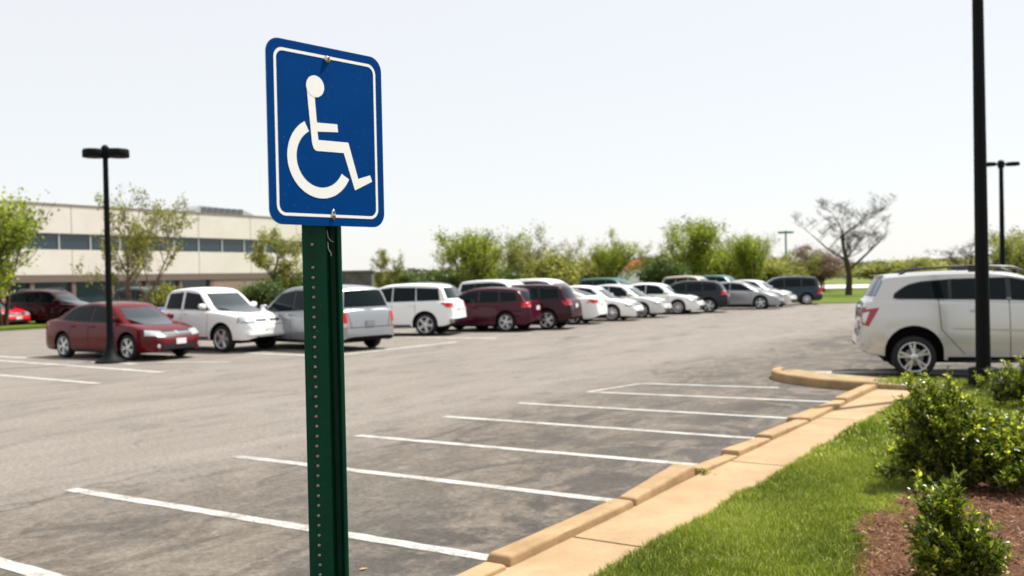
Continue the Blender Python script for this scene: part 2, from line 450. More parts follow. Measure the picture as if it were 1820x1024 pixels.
# island kerb: curved
def kerb_curve(pts, h, w, label):
    pts = chaikin(pts, 2); prof = [(-.5, -.02), (-.5, .7), (-.42, .93), (-.25, 1), (.3, 1), (.45, .95), (.5, .8), (.5, -.02)]
    vs = []; fs = []; m = len(prof)
    for i, p in enumerate(pts):
        a = pts[max(i - 1, 0)]; b = pts[min(i + 1, len(pts) - 1)]
        d = Vector((b[0] - a[0], b[1] - a[1])).normalized(); n = Vector((-d.y, d.x))
        for (u, z) in prof: vs.append((p[0] + n.x * u * w, p[1] + n.y * u * w, z * h))
    for i in range(len(pts) - 1):
        for k in range(m - 1): fs.append((i * m + k, i * m + k + 1, (i + 1) * m + k + 1, (i + 1) * m + k))
    fs.append(tuple(range(m))[::-1]); fs.append(tuple((len(pts) - 1) * m + k for k in range(m)))
    o = inlot(mesh_obj('island_kerb', vs, fs, M['kerb'], smooth=50)); return tag(o, label, 'kerb')
kerb_curve([(-1.76, 11.95), (-1.78, 11.75), (-1.62, 11.25), (-1.2, 10.78), (-.5, 10.32), (.0, 10.22), (.3, 10.24)], .15, .17,
           'dark fronted curved kerb around the tip of the island behind the stalls')

# ------------------------------------------------------------------ grass, mulch chips
def tinted(o, tints_per_vert):
    at = o.data.attributes.new('tint', 'FLOAT', 'POINT'); at.data.foreach_set('value', np.asarray(tints_per_vert, dtype=np.float32)); return o

def np_mesh(name, V, F, m, tint):
    """V (n,3), F (k,q)"""
    me = bpy.data.meshes.new(name); q = F.shape[1]
    me.vertices.add(len(V)); me.vertices.foreach_set('co', V.astype(np.float32).ravel())
    me.loops.add(F.size); me.loops.foreach_set('vertex_index', F.astype(np.int32).ravel())
    me.polygons.add(len(F)); me.polygons.foreach_set('loop_start', np.arange(0, F.size, q, dtype=np.int32))
    me.update(calc_edges=True); me.materials.append(m)
    at = me.attributes.new('tint', 'FLOAT', 'POINT'); at.data.foreach_set('value', tint.astype(np.float32))
    return me

def grass(name, sampler, n, hgt, wid, m, seed, label, zfun):
    rg = np.random.default_rng(seed); P = sampler(rg, n); n = len(P)
    clump = .5 + .5 * np.sin(P[:, 0] * 9 + 2 * np.sin(P[:, 1] * 7)) * np.sin(P[:, 1] * 8 + P[:, 0] * 3)
    clump2 = .5 + .5 * np.sin(P[:, 0] * 3.1 + 1.3) * np.sin(P[:, 1] * 2.3 + P[:, 0])
    h = hgt * rg.uniform(.55, 1.25, n) * (.75 + .5 * clump); w = wid * rg.uniform(.7, 1.3, n)
    a = rg.uniform(0, 2 * np.pi, n); b = rg.uniform(0, 2 * np.pi, n) ; lean = rg.uniform(.1, .75, n) * h
    z = zfun(P[:, 0], P[:, 1])
    base = np.c_[P, z]; ax = np.c_[np.cos(a), np.sin(a), np.zeros(n)] * (w / 2)[:, None]
    ln = np.c_[np.cos(b), np.sin(b), np.zeros(n)] * lean[:, None]; up = np.c_[np.zeros((n, 2)), h]
    v0 = base - ax; v1 = base + ax; v2 = base + ax * .8 + ln * .3 + up * .55; v3 = base - ax * .8 + ln * .3 + up * .55
    v4 = base + ln + up * .97
    V = np.stack([v0, v1, v2, v3, v4, v4 + ax * .1], 1).reshape(-1, 3)
    k = np.arange(n)[:, None] * 6
    F = np.concatenate([k + np.array([[0, 1, 2, 3]]), k + np.array([[3, 2, 5, 4]])])
    t = np.clip(rg.normal(.38, .18, n) + .34 * (clump2 - .5), 0, 1); t[rg.random(n) < .07] = 1.0
    me = np_mesh(name, V, F, m, np.repeat(t, 6))
    return tag(inlot(link(bpy.data.objects.new(name, me))), label, None, None, 'stuff')

gm = leaf_mat('grass_blade', [(.035, .060, .008), (.125, .165, .016), (.25, .29, .04), (.62, .56, .27)], .42, .5)
medge = np.vectorize(mulch_edge)
def lawn_np(x, y): return .03 + .015 * np.sin(x * 2.1 + y) + .01 * np.sin(y * 3.3)
def samp_near(rg, n):
    P = np.c_[rg.uniform(.86, 2.3, n), rg.uniform(-1.3, 4.2, n)]
    e = medge(P[:, 1]) + rg.normal(0, .05, n); x0 = .885 + .012 * np.sin(P[:, 1] * 5) + rg.normal(0, .012, n)
    return P[(P[:, 0] < e) & (P[:, 0] > x0)]
grass('grass', samp_near, 215000, .06, .0042, gm, 1, 'bright green lawn grass between the sidewalk and the mulch', lawn_np)
def samp_mid(rg, n):
    P = np.c_[rg.uniform(.86, 7.5, n), rg.uniform(4.2, 10.3, n)]
    e = medge(P[:, 1]) + rg.normal(0, .06, n)
    return P[(P[:, 0] < e) & (P[:, 0] > .88 + .014 * np.sin(P[:, 1] * 5))]
grass('grass', samp_mid, 150000, .06, .008, gm, 2, 'lawn grass further along the sidewalk, behind the shrubs', lawn_np)
def samp_isl(rg, n):
    P = np.c_[rg.uniform(.1, 8, n), rg.uniform(10.27, 11.1, n)]
    d = rg.random(n)
    return P[(d < np.clip((P[:, 0] - .1) / 1.3, .0, 1)) ]
grass('grass', samp_isl, 30000, .06, .009, gm, 3, 'patchy grass on the island behind the sidewalk end', lambda x, y: .11 + 0 * x)

def chips():
    rg = np.random.default_rng(5); n = 42000
    P = np.c_[rg.uniform(1.7, 6.2, n), rg.uniform(-1.8, 5.5, n)]
    P = P[P[:, 0] > medge(P[:, 1]) - .04 + rg.normal(0, .07, n)]; n = len(P)
    z = .065 + .03 * np.sin(P[:, 0] * 1.7 + 1) * np.cos(P[:, 1] * 1.3) + .02 * np.sin(P[:, 0] * 7 + P[:, 1] * 5) * np.sin(P[:, 1] * 8 - P[:, 0] * 3) + rg.uniform(-.004, .018, n)
    L = rg.uniform(.012, .05, n); wd = rg.uniform(.003, .010, n); a = rg.uniform(0, 2 * np.pi, n); tl = rg.normal(0, .35, n)
    d = np.c_[np.cos(a) * np.cos(tl), np.sin(a) * np.cos(tl), np.sin(tl)]; s = np.c_[-np.sin(a), np.cos(a), rg.normal(0, .5, n)]
    c = np.c_[P, z]; D = d * (L / 2)[:, None]; S = s * (wd / 2)[:, None]
    V = np.stack([c - D - S, c + D - S * .6, c + D + S * .6, c - D + S], 1).reshape(-1, 3)
    F = np.arange(n * 4).reshape(-1, 4)
    t = np.repeat(np.clip(rg.normal(.42, .25, n), 0, 1), 4)
    m = leaf_mat('mulch_chip', [(.022, .009, .005), (.10, .040, .020), (.22, .11, .058), (.52, .36, .23)], 0.0, .85)
    me = np_mesh('mulch_chips', V, F, m, t)
    tag(inlot(link(bpy.data.objects.new('mulch_chips', me))), 'reddish brown shredded bark mulch under the shrubs', None, None, 'stuff')
chips()

# ------------------------------------------------------------------ accessible parking sign
def make_sign():
    th = R(41.55); u = Vector((math.sin(th), math.cos(th), 0)); nrm = Vector((math.cos(th), -math.sin(th), 0)); c = Vector((-.4058, 2.1453, 2.2230))
    root = empty('accessible_parking_sign', (-.43, 2.17, .1), 0, 'blue wheelchair symbol sign bolted to a green perforated steel post, nearest object', 'sign')
    inv = Matrix.Translation((.43, -2.17, -.1))
    FM = Matrix((u, Vector((0, 0, 1)), nrm)).transposed().to_4x4(); FM.translation = c     # x=u, y=up, z=towards viewer
    FM = inv @ FM
    Wd, Ht, rr = .32, .40, .034
    def rrect(w, h, r, n=10):
        p = []
        for cx, cy, a0 in ((w / 2 - r, h / 2 - r, 0), (-w / 2 + r, h / 2 - r, 90), (-w / 2 + r, -h / 2 + r, 180), (w / 2 - r, -h / 2 + r, 270)):
            for k in range(n + 1):
                a = R(a0 + 90 * k / n); p.append((cx + r * math.cos(a), cy + r * math.sin(a)))
        return p
    blue = mat('sign_blue', (.0, .050, .225), .6, spec=.03, noise=(9, (.0, .043, .20)))
    g = NT(blue); v = g.tc(); base = g.b.inputs['Base Color'].links[0].from_socket
    sp = g.ramp(g.noise(v, 190, 3, .6), [(.70, 0.0), (.74, 1.0)]); sc = g.ramp(g.noise(g.tc(scale=(1, 1, 7)), 26, 8, .8, 1), [(.66, 0.0), (.76, 1.0)])
    g.l(g.mix(g.math('MULTIPLY', g.math('MAXIMUM', sp, g.math('MULTIPLY', sc, .5)), .45), base, (.25, .40, .62)), g.b.inputs['Base Color'])
    alu = mat('sign_aluminium', (.62, .63, .64), .35, metal=.8)
    white = mat('sign_white', (.93, .94, .93), .5, noise=(30, (.89, .90, .89)))
    mb = MB(); mb.prism(rrect(Wd, Ht, rr), -.0022, 0, FM); mb.m = 1; mb.prism(rrect(Wd, Ht, rr), 0, .0004, FM)
    # blue film on the face, bare metal edge
    pan = mb.build('sign_panel', [alu, blue], root)
    # border
    o1 = rrect(Wd - .038, Ht - .038, .023); i1 = rrect(Wd - .051, Ht - .051, .0175); n = len(o1)
    mb = MB(); mb.add([FM @ Vector((x, y, .0009)) for x, y in o1 + i1], [(k, (k + 1) % n, n + (k + 1) % n, n + k) for k in range(n)])
    mb.build('border', white, pan)
    k = .94
    body = [(-.0610, .112), (-.0488, -.0120), (-.0470, -.022), (-.0435, -.0300), (-.0365, -.0345), (.045, -.033), (.0772, -.1165), (.1322, -.0934), (.1261, -.0788), (.0881, -.0896), (.0597, -.0082), (-.0297, -.0098), (-.0319, .0086), (.0292, .0127), (.0276, .0305), (-.0328, .0285), (-.0388, .098)]
    body = [(x * k, y) for x, y in body]
    sym = bmesh.new()
    def poly(pts, z):
        from mathutils.geometry import tessellate_polygon
        vs = [sym.verts.new(FM @ Vector((x, y, z))) for x, y in pts]
        for t in tessellate_polygon([[Vector((x, y, 0)) for x, y in pts]]): sym.faces.new([vs[i] for i in t])
    def arc(cx, cy, ro, ri, a0, a1, z, n=44):
        pr = None
        for i in range(n + 1):
            a = R(a0 + (a1 - a0) * i / n); A = sym.verts.new(FM @ Vector((cx + ro * math.cos(a), cy + ro * math.sin(a), z))); B = sym.verts.new(FM @ Vector((cx + ri * math.cos(a), cy + ri * math.sin(a), z)))
            if pr: sym.faces.new((pr[0], A, B, pr[1]))
            pr = (A, B)
    poly(body, .0010)
    poly([(-.0335 + .0245 * math.cos(R(a)), .1085 + .0240 * math.sin(R(a))) for a in range(0, 360, 9)], .0013)
    arc(-.0225, -.0505, .0890, .0650, 118, 332, .0010)
    me = bpy.data.meshes.new('wheelchair_symbol'); bmesh.ops.recalc_face_normals(sym, faces=sym.faces); sym.to_mesh(me); sym.free(); me.materials.append(white)
    link(bpy.data.objects.new('wheelchair_symbol', me), pan)
    steel = mat('bolt_steel', (.72, .72, .70), .22, metal=1, noise=(160, (.4, .38, .34)), bump=(300, .5, .001))
    rust = mat('bolt_dark', (.10, .07, .05), .6, metal=.5)
    for (bx, by, slot) in ((.0015, .1735, 0), (.010, -.1745, 1)):
        mb = MB(); T = FM @ Matrix.Translation((bx * k, by, .0006))
        prof = [(.0085, 0), (.0085, .0012), (.0078, .0026), (.0060, .0042), (.0035, .0052), (.0012, .0055), (0.0001, .0055)]
        if slot:
            T2 = T @ Matrix.Diagonal((.78, 1.35, .55, 1)); mb.lathe(prof, 20, T2)
            mb.m = 1; mb.lathe([(.0028, .0014), (.0028, .0036), (.0001, .0038)], 12, T @ Matrix.Translation((0, -.005, 0)))
            mb.lathe([(.0028, .0014), (.0030, .0036), (.0001, .0038)], 12, T @ Matrix.Translation((0, .0045, 0)))
        else:
            mb.lathe(prof, 20, T)
            mb.m = 1
            mb.box(-.0038, .0038, -.0009, .0009, .0046, .0061, 0, T); mb.box(-.0009, .0009, -.0038, .0038, .0048, .0060, 0, T)
        mb.build('bolt', [steel, rust], root, smooth=45)
    # post (own frame: u image-right, v depth) with a cross section seen in the photograph
    green = mat('post_green', (.0005, .050, .027), .42, spec=.15, noise=(30, (.0005, .038, .020)), bump=(90, .12, .001))
    g = NT(green); v = g.tc(); base = g.b.inputs['Base Color'].links[0].from_socket
    chips_ = g.ramp(g.noise(v, 75, 5, .7), [(.69, 0.0), (.72, 1.0)]); g.l(g.mix(g.math('MULTIPLY', chips_, .5), base, (.22, .26, .2)), g.b.inputs['Base Color'])
    yaw = R(8)
    PM = Matrix.Rotation(yaw, 4, 'Z')
    outer = [(-.0450, .0035), (-.0445, .0005), (-.0420, 0), (-.0235, 0), (-.0225, -.0012), (.0045, -.0012), (.0090, .0004), (.0110, .0040), (.0135, .030), (.0170, .0345), (.0270, .0345), (.0305, .030), (.0335, .006), (.0355, .0022), (.0390, .0010), (.0425, .0030), (.0435, .0060)]
    inner = [(x + dx, y + .0032) for (x, y), dx in zip(outer, [0.003] + [0] * 4 + [-.001, -.003, -.0032, -.0032, -.001, .001, .0034, .0034, .003, .001, -.002, -.003])]
    poly2 = outer + inner[::-1]
    mb = MB(); n = len(poly2); z0, z1 = 0.0, 2.02 - .1 + .38
    zs = [z0, z1]
    vs = [PM @ Vector((x, y, z)) for z in zs for (x, y) in poly2]
    fs = [(i, (i + 1) % n, n + (i + 1) % n, n + i) for i in range(n)]
    m_ = len(outer)
    fs += [tuple([i, i + 1, n - 2 - i, n - 1 - i]) for i in range(m_ - 1)]
    fs += [tuple([n + i + 1, n + i, 2 * n - 1 - i, 2 * n - 2 - i]) for i in range(m_ - 1)]
    mb.add(vs, fs); post = mb.build('post', green, root, smooth=30)
    # holes with plugs every inch on the front flange
    hole = mat('hole_dark', (.006, .012, .009), .8); plug = mat('rivet_grey', (.33, .32, .29), .4, metal=.6, noise=(140, (.14, .13, .11)))
    z = 2.02 - .1 - .012; kk = 0
    while z > 1.0:
        rr_ = random.Random(kk)
        T = PM @ Matrix.Translation((-.0215, -.0014, z)) @ Matrix.Rotation(R(90), 4, 'X')
        mb = MB(); mb.m = 1; mb.lathe([(.0062, -.0006), (.0058, .0006), (.0040, .0004), (.0001, .0004)], 16, T)
        if kk > 2 or kk == 1:
            mb.m = 0; mb.lathe([(.0037, .0003), (.0036, .0012), (.0026, .0021), (.0001, .0024)], 14, T @ Matrix.Translation((rr_.uniform(-.0005, .0007), rr_.uniform(-.0003, .0006), 0)))
        mb.build('rivet', [plug, hole], post, smooth=40)
        z -= .0226 if kk > 2 else .026; kk += 1
    # scrap of old cable tie hanging in the channel
    mb = MB(); mb.tube([PM @ Vector(p) for p in [(.012, .004, 1.915), (.014, -.001, 1.898), (.020, -.003, 1.890), (.026, .002, 1.888)]], .0006, 5)
    mb.tube([PM @ Vector(p) for p in [(.013, .003, 1.888), (.014, -.001, 1.872), (.018, -.003, 1.866), (.021, -.002, 1.860), (.019, -.002, 1.856)]], .0008, 5)
    mb.build('wire_scrap', mat('scrap', (.5, .5, .42), .5), post)
make_sign()

# ------------------------------------------------------------------ vehicles
PAINT = {
    'red': paint('paint_red', (.095, .0005, .004), .3), 'maroon': paint('paint_maroon', (.055, .004, .014), .3), 'darkred': paint('paint_dark_red', (.030, .001, .004), .3),
    'white': paint('paint_white', (.80, .80, .79), .35), 'pearl': paint('paint_pearl', (.62, .61, .60), .32, .1), 'pearl_gloss': mat('paint_pearl_gloss', (.52, .51, .50), .22, metal=.35, coat=1, spec=.5), 'silver': paint('paint_silver', (.33, .34, .36), .3, .55),
    'black': paint('paint_black', (.010, .012, .018), .2), 'navy': paint('paint_navy', (.02, .035, .05), .22, .3), 'brightred': paint('paint_bright_red', (.62, .01, .02), .25),
    'tan': paint('paint_tan', (.5, .45, .36), .4), 'teal': paint('paint_teal', (.10, .2, .19), .3, .3), 'green': paint('paint_green', (.02, .12, .08), .3)}

def wheel_meshes(style):
    """unit wheel of tyre radius 1, axis +y, outer face at y=+.30"""
    Y = Matrix.Rotation(R(-90), 4, 'X')
    mb = MB(); w = .31
    mb.lathe([(.66, -w), (.70, -w), (.90, -w * .98), (.97, -w * .82), (1.0, -w * .5), (1.0, w * .5), (.97, w * .82), (.90, w * .98), (.74, w), (.70, w * .93), (.66, w * .8)], 40, Y)
    ty = mb
    rm = MB()
    rm.lathe([(.70, w * .9), (.715, w * .98), (.69, w * 1.0), (.66, w * .9), (.64, w * .3), (.62, -w * .8)], 40, Y)
    if style == 'hubcap': sp, ws, w2 = 9, .085, .10
    elif style == 'twin': sp, ws, w2 = 10, .060, .075
    else: sp, ws, w2 = 5, .13, .15
    for k in range(sp):
        a = 2 * math.pi * k / sp
        if style == 'twin': a = 2 * math.pi * (k // 2) / 5 + (.0 if k % 2 == 0 else 0) ; da = .105 if k % 2 else -.105
        else: da = 0
        # spoke from hub to rim
        r0, r1 = .10, .67
        p0 = Vector((math.cos(a + da * .6) * r0, 0, math.sin(a + da * .6) * r0)); p1 = Vector((math.cos(a + da * 1.55) * r1, 0, math.sin(a + da * 1.55) * r1))
        d = (p1 - p0).normalized(); s = Vector((-d.z, 0, d.x))
        vs = []
        for (p, ww, yy) in ((p0, ws, w * .92), (p0.lerp(p1, .5), (ws + w2) / 2, w * .86), (p1, w2, w * .86)):
            for (q, dy) in ((-1, -.08), (-.7, 0), (.7, 0), (1, -.08)): vs.append(p + s * q * ww + Vector((0, yy + dy, 0)))
        fs = []
        for i in range(2):
            for j in range(3): fs.append((i * 4 + j, i * 4 + j + 1, i * 4 + j + 5, i * 4 + j + 4))
        rm.add(vs, [f[::-1] for f in fs])
    rm.lathe([(.17, w * .6), (.17, w * .9), (.13, w * .97), (.05, w * 1.0), (.001, w * 1.0)], 20, Y)
    rm.m = 1; rm.lathe([(.66, w * .1), (.3, w * .15), (.001, w * .15)], 24, Y)
    rm.lathe([(.66, w * .1), (.66, -w * .9), (.001, -w * .9)], 24, Y)
    rm.m = 2; rm.lathe([(.42, w * .18), (.42, w * .4), (.12, w * .42), (.001, w * .42)], 24, Y)
    t = ty.build('tyre', M['rubber'], smooth=35); r_ = rm.build('rim', [M['alloy'], M['under'], mat('brake_disc', (.25, .24, .23), .5, metal=.7)], smooth=35)
    a, b = t.data, r_.data; bpy.data.objects.remove(t); bpy.data.objects.remove(r_); return a, b
WHEELS = {s: wheel_meshes(s) for s in ('hubcap', 'twin', 'five')}

def P(*a): return list(a)
SPECS = {
 'sedan': dict(W=1.80, wr=.325, ar=.375, ax=(-1.32, 1.36), belt=.94,
    top=P((-2.36, .52), (-2.33, .72), (-2.28, .90), (-2.15, 1.0), (-1.6, 1.02), (-1.0, .97), (.9, .93), (1.15, .93), (1.75, .83), (2.12, .70), (2.28, .56), (2.34, .44)),
    bot=P((-2.36, .36), (-2.2, .26), (-1.9, .20), (2.0, .20), (2.25, .22), (2.34, .27)),
    plan=P((-2.36, .60), (-2.28, .74), (-2.05, .84), (-1.3, .895), (1.2, .90), (1.85, .85), (2.15, .74), (2.28, .60), (2.34, .42)),
    cab=P((-2.0, .97), (-1.75, 1.06), (-1.15, 1.34), (-.75, 1.43), (-.2, 1.46), (.35, 1.41), (.62, 1.32), (1.22, .93)), cw=(.80, .60),
    win=[([(-1.42, 1.02), (-1.02, .99)], [(-1.22, 1.16), (-.98, 1.30)]), ([(-.97, .99), (-.22, .975)], [(-.93, 1.32), (-.22, 1.375)]), ([(-.14, .975), (.90, .955)], [(-.14, 1.375), (.36, 1.31)])],
    seams=[(-1.0, .3, -.95, .97), (-.18, .26, -.18, .96), (.88, .28, .92, .94)], ws=(.98, 1.30, .62, .50), rw=(1.10, 1.33, .60, .48),
    hl=(.60, .745, .42, .80), tl=(.74, .93, .48, .80)),
 'fastback': dict(W=1.80, wr=.33, ar=.38, ax=(-1.35, 1.35), belt=.94,
    top=P((-2.30, .52), (-2.27, .76), (-2.22, .98), (-2.05, 1.04), (-1.6, 1.04), (-1.0, .99), (.9, .93), (1.15, .92), (1.75, .80), (2.12, .66), (2.26, .54), (2.32, .42)),
    bot=P((-2.30, .34), (-2.15, .26), (-1.9, .20), (2.0, .20), (2.25, .22), (2.32, .27)),
    plan=P((-2.30, .62), (-2.2, .76), (-2.0, .85), (-1.3, .90), (1.2, .90), (1.85, .84), (2.15, .72), (2.26, .58), (2.32, .42)),
    cab=P((-2.1, 1.02), (-1.8, 1.12), (-1.1, 1.34), (-.6, 1.40), (-.1, 1.41), (.35, 1.36), (.65, 1.26), (1.3, .92)), cw=(.79, .57),
    win=[([(-1.25, 1.02), (-.22, .98)], [(-.98, 1.20), (-.22, 1.33)]), ([(-.14, .975), (.95, .95)], [(-.14, 1.33), (.36, 1.27)])],
    seams=[(-.9, .3, -.95, .98), (-.18, .26, -.18, .96), (.88, .28, .92, .94)], ws=(.97, 1.25, .62, .48), rw=(1.10, 1.31, .58, .46),
    hl=(.58, .73, .42, .80), tl=(.82, .97, .44, .82)),
 'wagon': dict(W=1.80, wr=.34, ar=.395, ax=(-1.28, 1.33), belt=1.0,
    top=P((-2.20, .50), (-2.18, .72), (-2.13, .95), (-2.05, 1.05), (-1.7, 1.06), (.9, .99), (1.15, .97), (1.75, .87), (2.10, .72), (2.24, .58), (2.30, .45)),
    bot=P((-2.20, .36), (-2.05, .27), (-1.9, .22), (2.0, .22), (2.2, .24), (2.30, .30)),
    plan=P((-2.20, .64), (-2.12, .78), (-1.95, .86), (-1.2, .90), (1.2, .90), (1.85, .84), (2.13, .72), (2.24, .58), (2.30, .42)),
    cab=P((-2.10, 1.0), (-1.98, 1.14), (-1.80, 1.40), (-1.62, 1.50), (-.9, 1.56), (-.2, 1.56), (.25, 1.50), (.55, 1.38), (1.30, .95)), cw=(.81, .62),
    win=[([(-1.68, 1.10), (-1.05, 1.06)], [(-1.58, 1.38), (-1.0, 1.42)]), ([(-.98, 1.06), (-.24, 1.04)], [(-.94, 1.425), (-.24, 1.445)]), ([(-.16, 1.04), (1.0, 1.0)], [(-.16, 1.445), (.30, 1.38)])],
    seams=[(-1.0, .34, -1.0, 1.04), (-.2, .28, -.2, 1.02), (.9, .3, .95, .98)], ws=(1.02, 1.38, .64, .50), rw=(1.10, 1.40, .62, .52),
    hl=(.64, .80, .42, .80), tl=(.86, 1.04, .56, .84)),
 'suv': dict(W=1.84, wr=.37, ar=.44, ax=(-1.34, 1.36), belt=1.12,
    top=P((-2.30, .58), (-2.28, .80), (-2.23, 1.06), (-2.15, 1.15), (-1.8, 1.16), (.9, 1.10), (1.15, 1.08), (1.8, 1.0), (2.12, .88), (2.26, .72), (2.30, .56)),
    bot=P((-2.30, .46), (-2.15, .38), (-1.9, .30), (2.0, .30), (2.2, .32), (2.30, .38)),
    plan=P((-2.30, .70), (-2.22, .82), (-2.05, .885), (-1.2, .92), (1.2, .92), (1.9, .87), (2.15, .77), (2.26, .64), (2.30, .5)),
    cab=P((-2.18, 1.10), (-2.08, 1.26), (-1.92, 1.58), (-1.78, 1.67), (-.9, 1.72), (-.1, 1.71), (.25, 1.66), (.52, 1.54), (1.12, 1.06)), cw=(.83, .66),
    win=[([(-1.82, 1.19), (-1.06, 1.17)], [(-1.74, 1.54), (-1.02, 1.58)]), ([(-.98, 1.17), (-.22, 1.155)], [(-.95, 1.585), (-.22, 1.60)]), ([(-.14, 1.155), (.84, 1.13)], [(-.14, 1.60), (.32, 1.54)])],
    seams=[(-1.0, .4, -1.0, 1.14), (-.18, .36, -.18, 1.13), (.82, .38, .88, 1.1)], ws=(1.13, 1.53, .66, .54), rw=(1.22, 1.56, .64, .56),
    hl=(.76, .93, .46, .82), tl=(.93, 1.09, .62, .87)),
 'minivan': dict(W=1.94, wr=.34, ar=.40, ax=(-1.52, 1.42), belt=1.08,
    top=P((-2.48, .52), (-2.46, .80), (-2.42, 1.02), (-2.36, 1.12), (-2.1, 1.13), (1.0, 1.05), (1.35, 1.0), (1.9, .86), (2.28, .72), (2.42, .56), (2.46, .44)),
    bot=P((-2.48, .38), (-2.35, .28), (-2.1, .23), (2.1, .22), (2.35, .24), (2.46, .30)),
    plan=P((-2.48, .78), (-2.42, .88), (-2.28, .94), (-1.4, .97), (1.3, .97), (1.9, .90), (2.25, .78), (2.40, .62), (2.46, .46)),
    cab=P((-2.40, 1.06), (-2.34, 1.24), (-2.20, 1.60), (-2.08, 1.70), (-1.2, 1.76), (-.2, 1.76), (.3, 1.70), (.62, 1.56), (1.55, .96)), cw=(.88, .70),
    win=[([(-2.06, 1.16), (-1.26, 1.14)], [(-1.98, 1.56), (-1.26, 1.60)]), ([(-1.18, 1.14), (-.24, 1.10)], [(-1.18, 1.605), (-.24, 1.625)]), ([(-.16, 1.10), (1.15, 1.04)], [(-.16, 1.625), (.42, 1.54)])],
    seams=[(-1.22, .34, -1.22, 1.12), (-.2, .28, -.2, 1.08), (.98, .3, 1.02, 1.04)], ws=(1.06, 1.54, .70, .56), rw=(1.18, 1.60, .74, .62),
    hl=(.60, .78, .46, .86), tl=(.64, 1.04, .75, .93)),
 'pickup': dict(W=1.86, wr=.37, ar=.435, ax=(-1.75, 1.56), belt=1.16,
    top=P((-2.75, .56), (-2.74, .85), (-2.71, 1.08), (-2.66, 1.14), (-1.2, 1.14), (.9, 1.13), (1.25, 1.12), (1.9, 1.05), (2.3, .96), (2.46, .80), (2.52, .62)),
    bot=P((-2.75, .48), (-2.6, .42), (-2.3, .36), (2.1, .34), (2.4, .34), (2.52, .40)),
    plan=P((-2.75, .82), (-2.70, .90), (-2.5, .92), (-1.2, .92), (1.4, .93), (2.1, .90), (2.36, .82), (2.47, .70), (2.52, .56)),
    cab=P((-.98, 1.10), (-.93, 1.30), (-.84, 1.62), (-.70, 1.72), (-.1, 1.77), (.40, 1.74), (.66, 1.63), (1.28, 1.10)), cw=(.84, .68),
    win=[([(-.74, 1.21), (-.10, 1.20)], [(-.64, 1.60), (-.10, 1.64)]), ([(.04, 1.20), (1.0, 1.17)], [(.04, 1.645), (.55, 1.58)])],
    seams=[(-.95, .42, -.95, 1.13), (-.03, .40, -.03, 1.17), (1.02, .42, 1.06, 1.14)], ws=(1.18, 1.61, .68, .58), rw=(1.25, 1.58, .62, .56),
    hl=(.80, .95, .52, .86), tl=(.80, 1.10, .80, .90)),
 'crossover': dict(W=1.92, wr=.365, ar=.475, ax=(-1.42, 1.50), belt=1.36, az=.43,
    top=P((-2.34, .60), (-2.315, .72), (-2.265, .86), (-2.25, 1.10), (-2.225, 1.27), (-2.16, 1.36), (-2.0, 1.385), (1.0, 1.28), (1.3, 1.22), (1.95, 1.10), (2.28, .96), (2.42, .76), (2.46, .58)),
    bot=P((-2.34, .54), (-2.28, .46), (-2.16, .42), (-1.9, .37), (-1.2, .30), (2.1, .30), (2.35, .32), (2.46, .38)),
    plan=P((-2.34, .60), (-2.30, .76), (-2.22, .85), (-2.1, .90), (-1.4, .95), (1.2, .955), (1.9, .90), (2.25, .78), (2.40, .64), (2.46, .5)),
    cab=P((-2.20, 1.30), (-2.13, 1.42), (-1.99, 1.68), (-1.93, 1.755), (-1.90, 1.775), (-1.2, 1.815), (-.4, 1.83), (.2, 1.79), (.52, 1.68), (1.3, 1.22)), cw=(.87, .71),
    win=[([(-1.72, 1.405), (-1.66, 1.39), (-.86, 1.375)], [(-1.70, 1.44), (-1.60, 1.54), (-1.46, 1.61), (-1.28, 1.65), (-.86, 1.685)]), ([(-.80, 1.375), (.04, 1.355)], [(-.80, 1.685), (.04, 1.70)]), ([(.12, 1.355), (1.0, 1.30)], [(.12, 1.70), (.55, 1.60)])],
    seams=[(-.62, .42, -.98, .84), (-.98, .84, -1.02, 1.37), (.08, .34, .08, 1.35), (.98, .36, 1.03, 1.29)], ws=(1.30, 1.66, .70, .58), rw=(1.42, 1.68, .70, .60),
    hl=(.84, 1.02, .48, .84), tl=(.94, 1.24, .50, .83)),
}

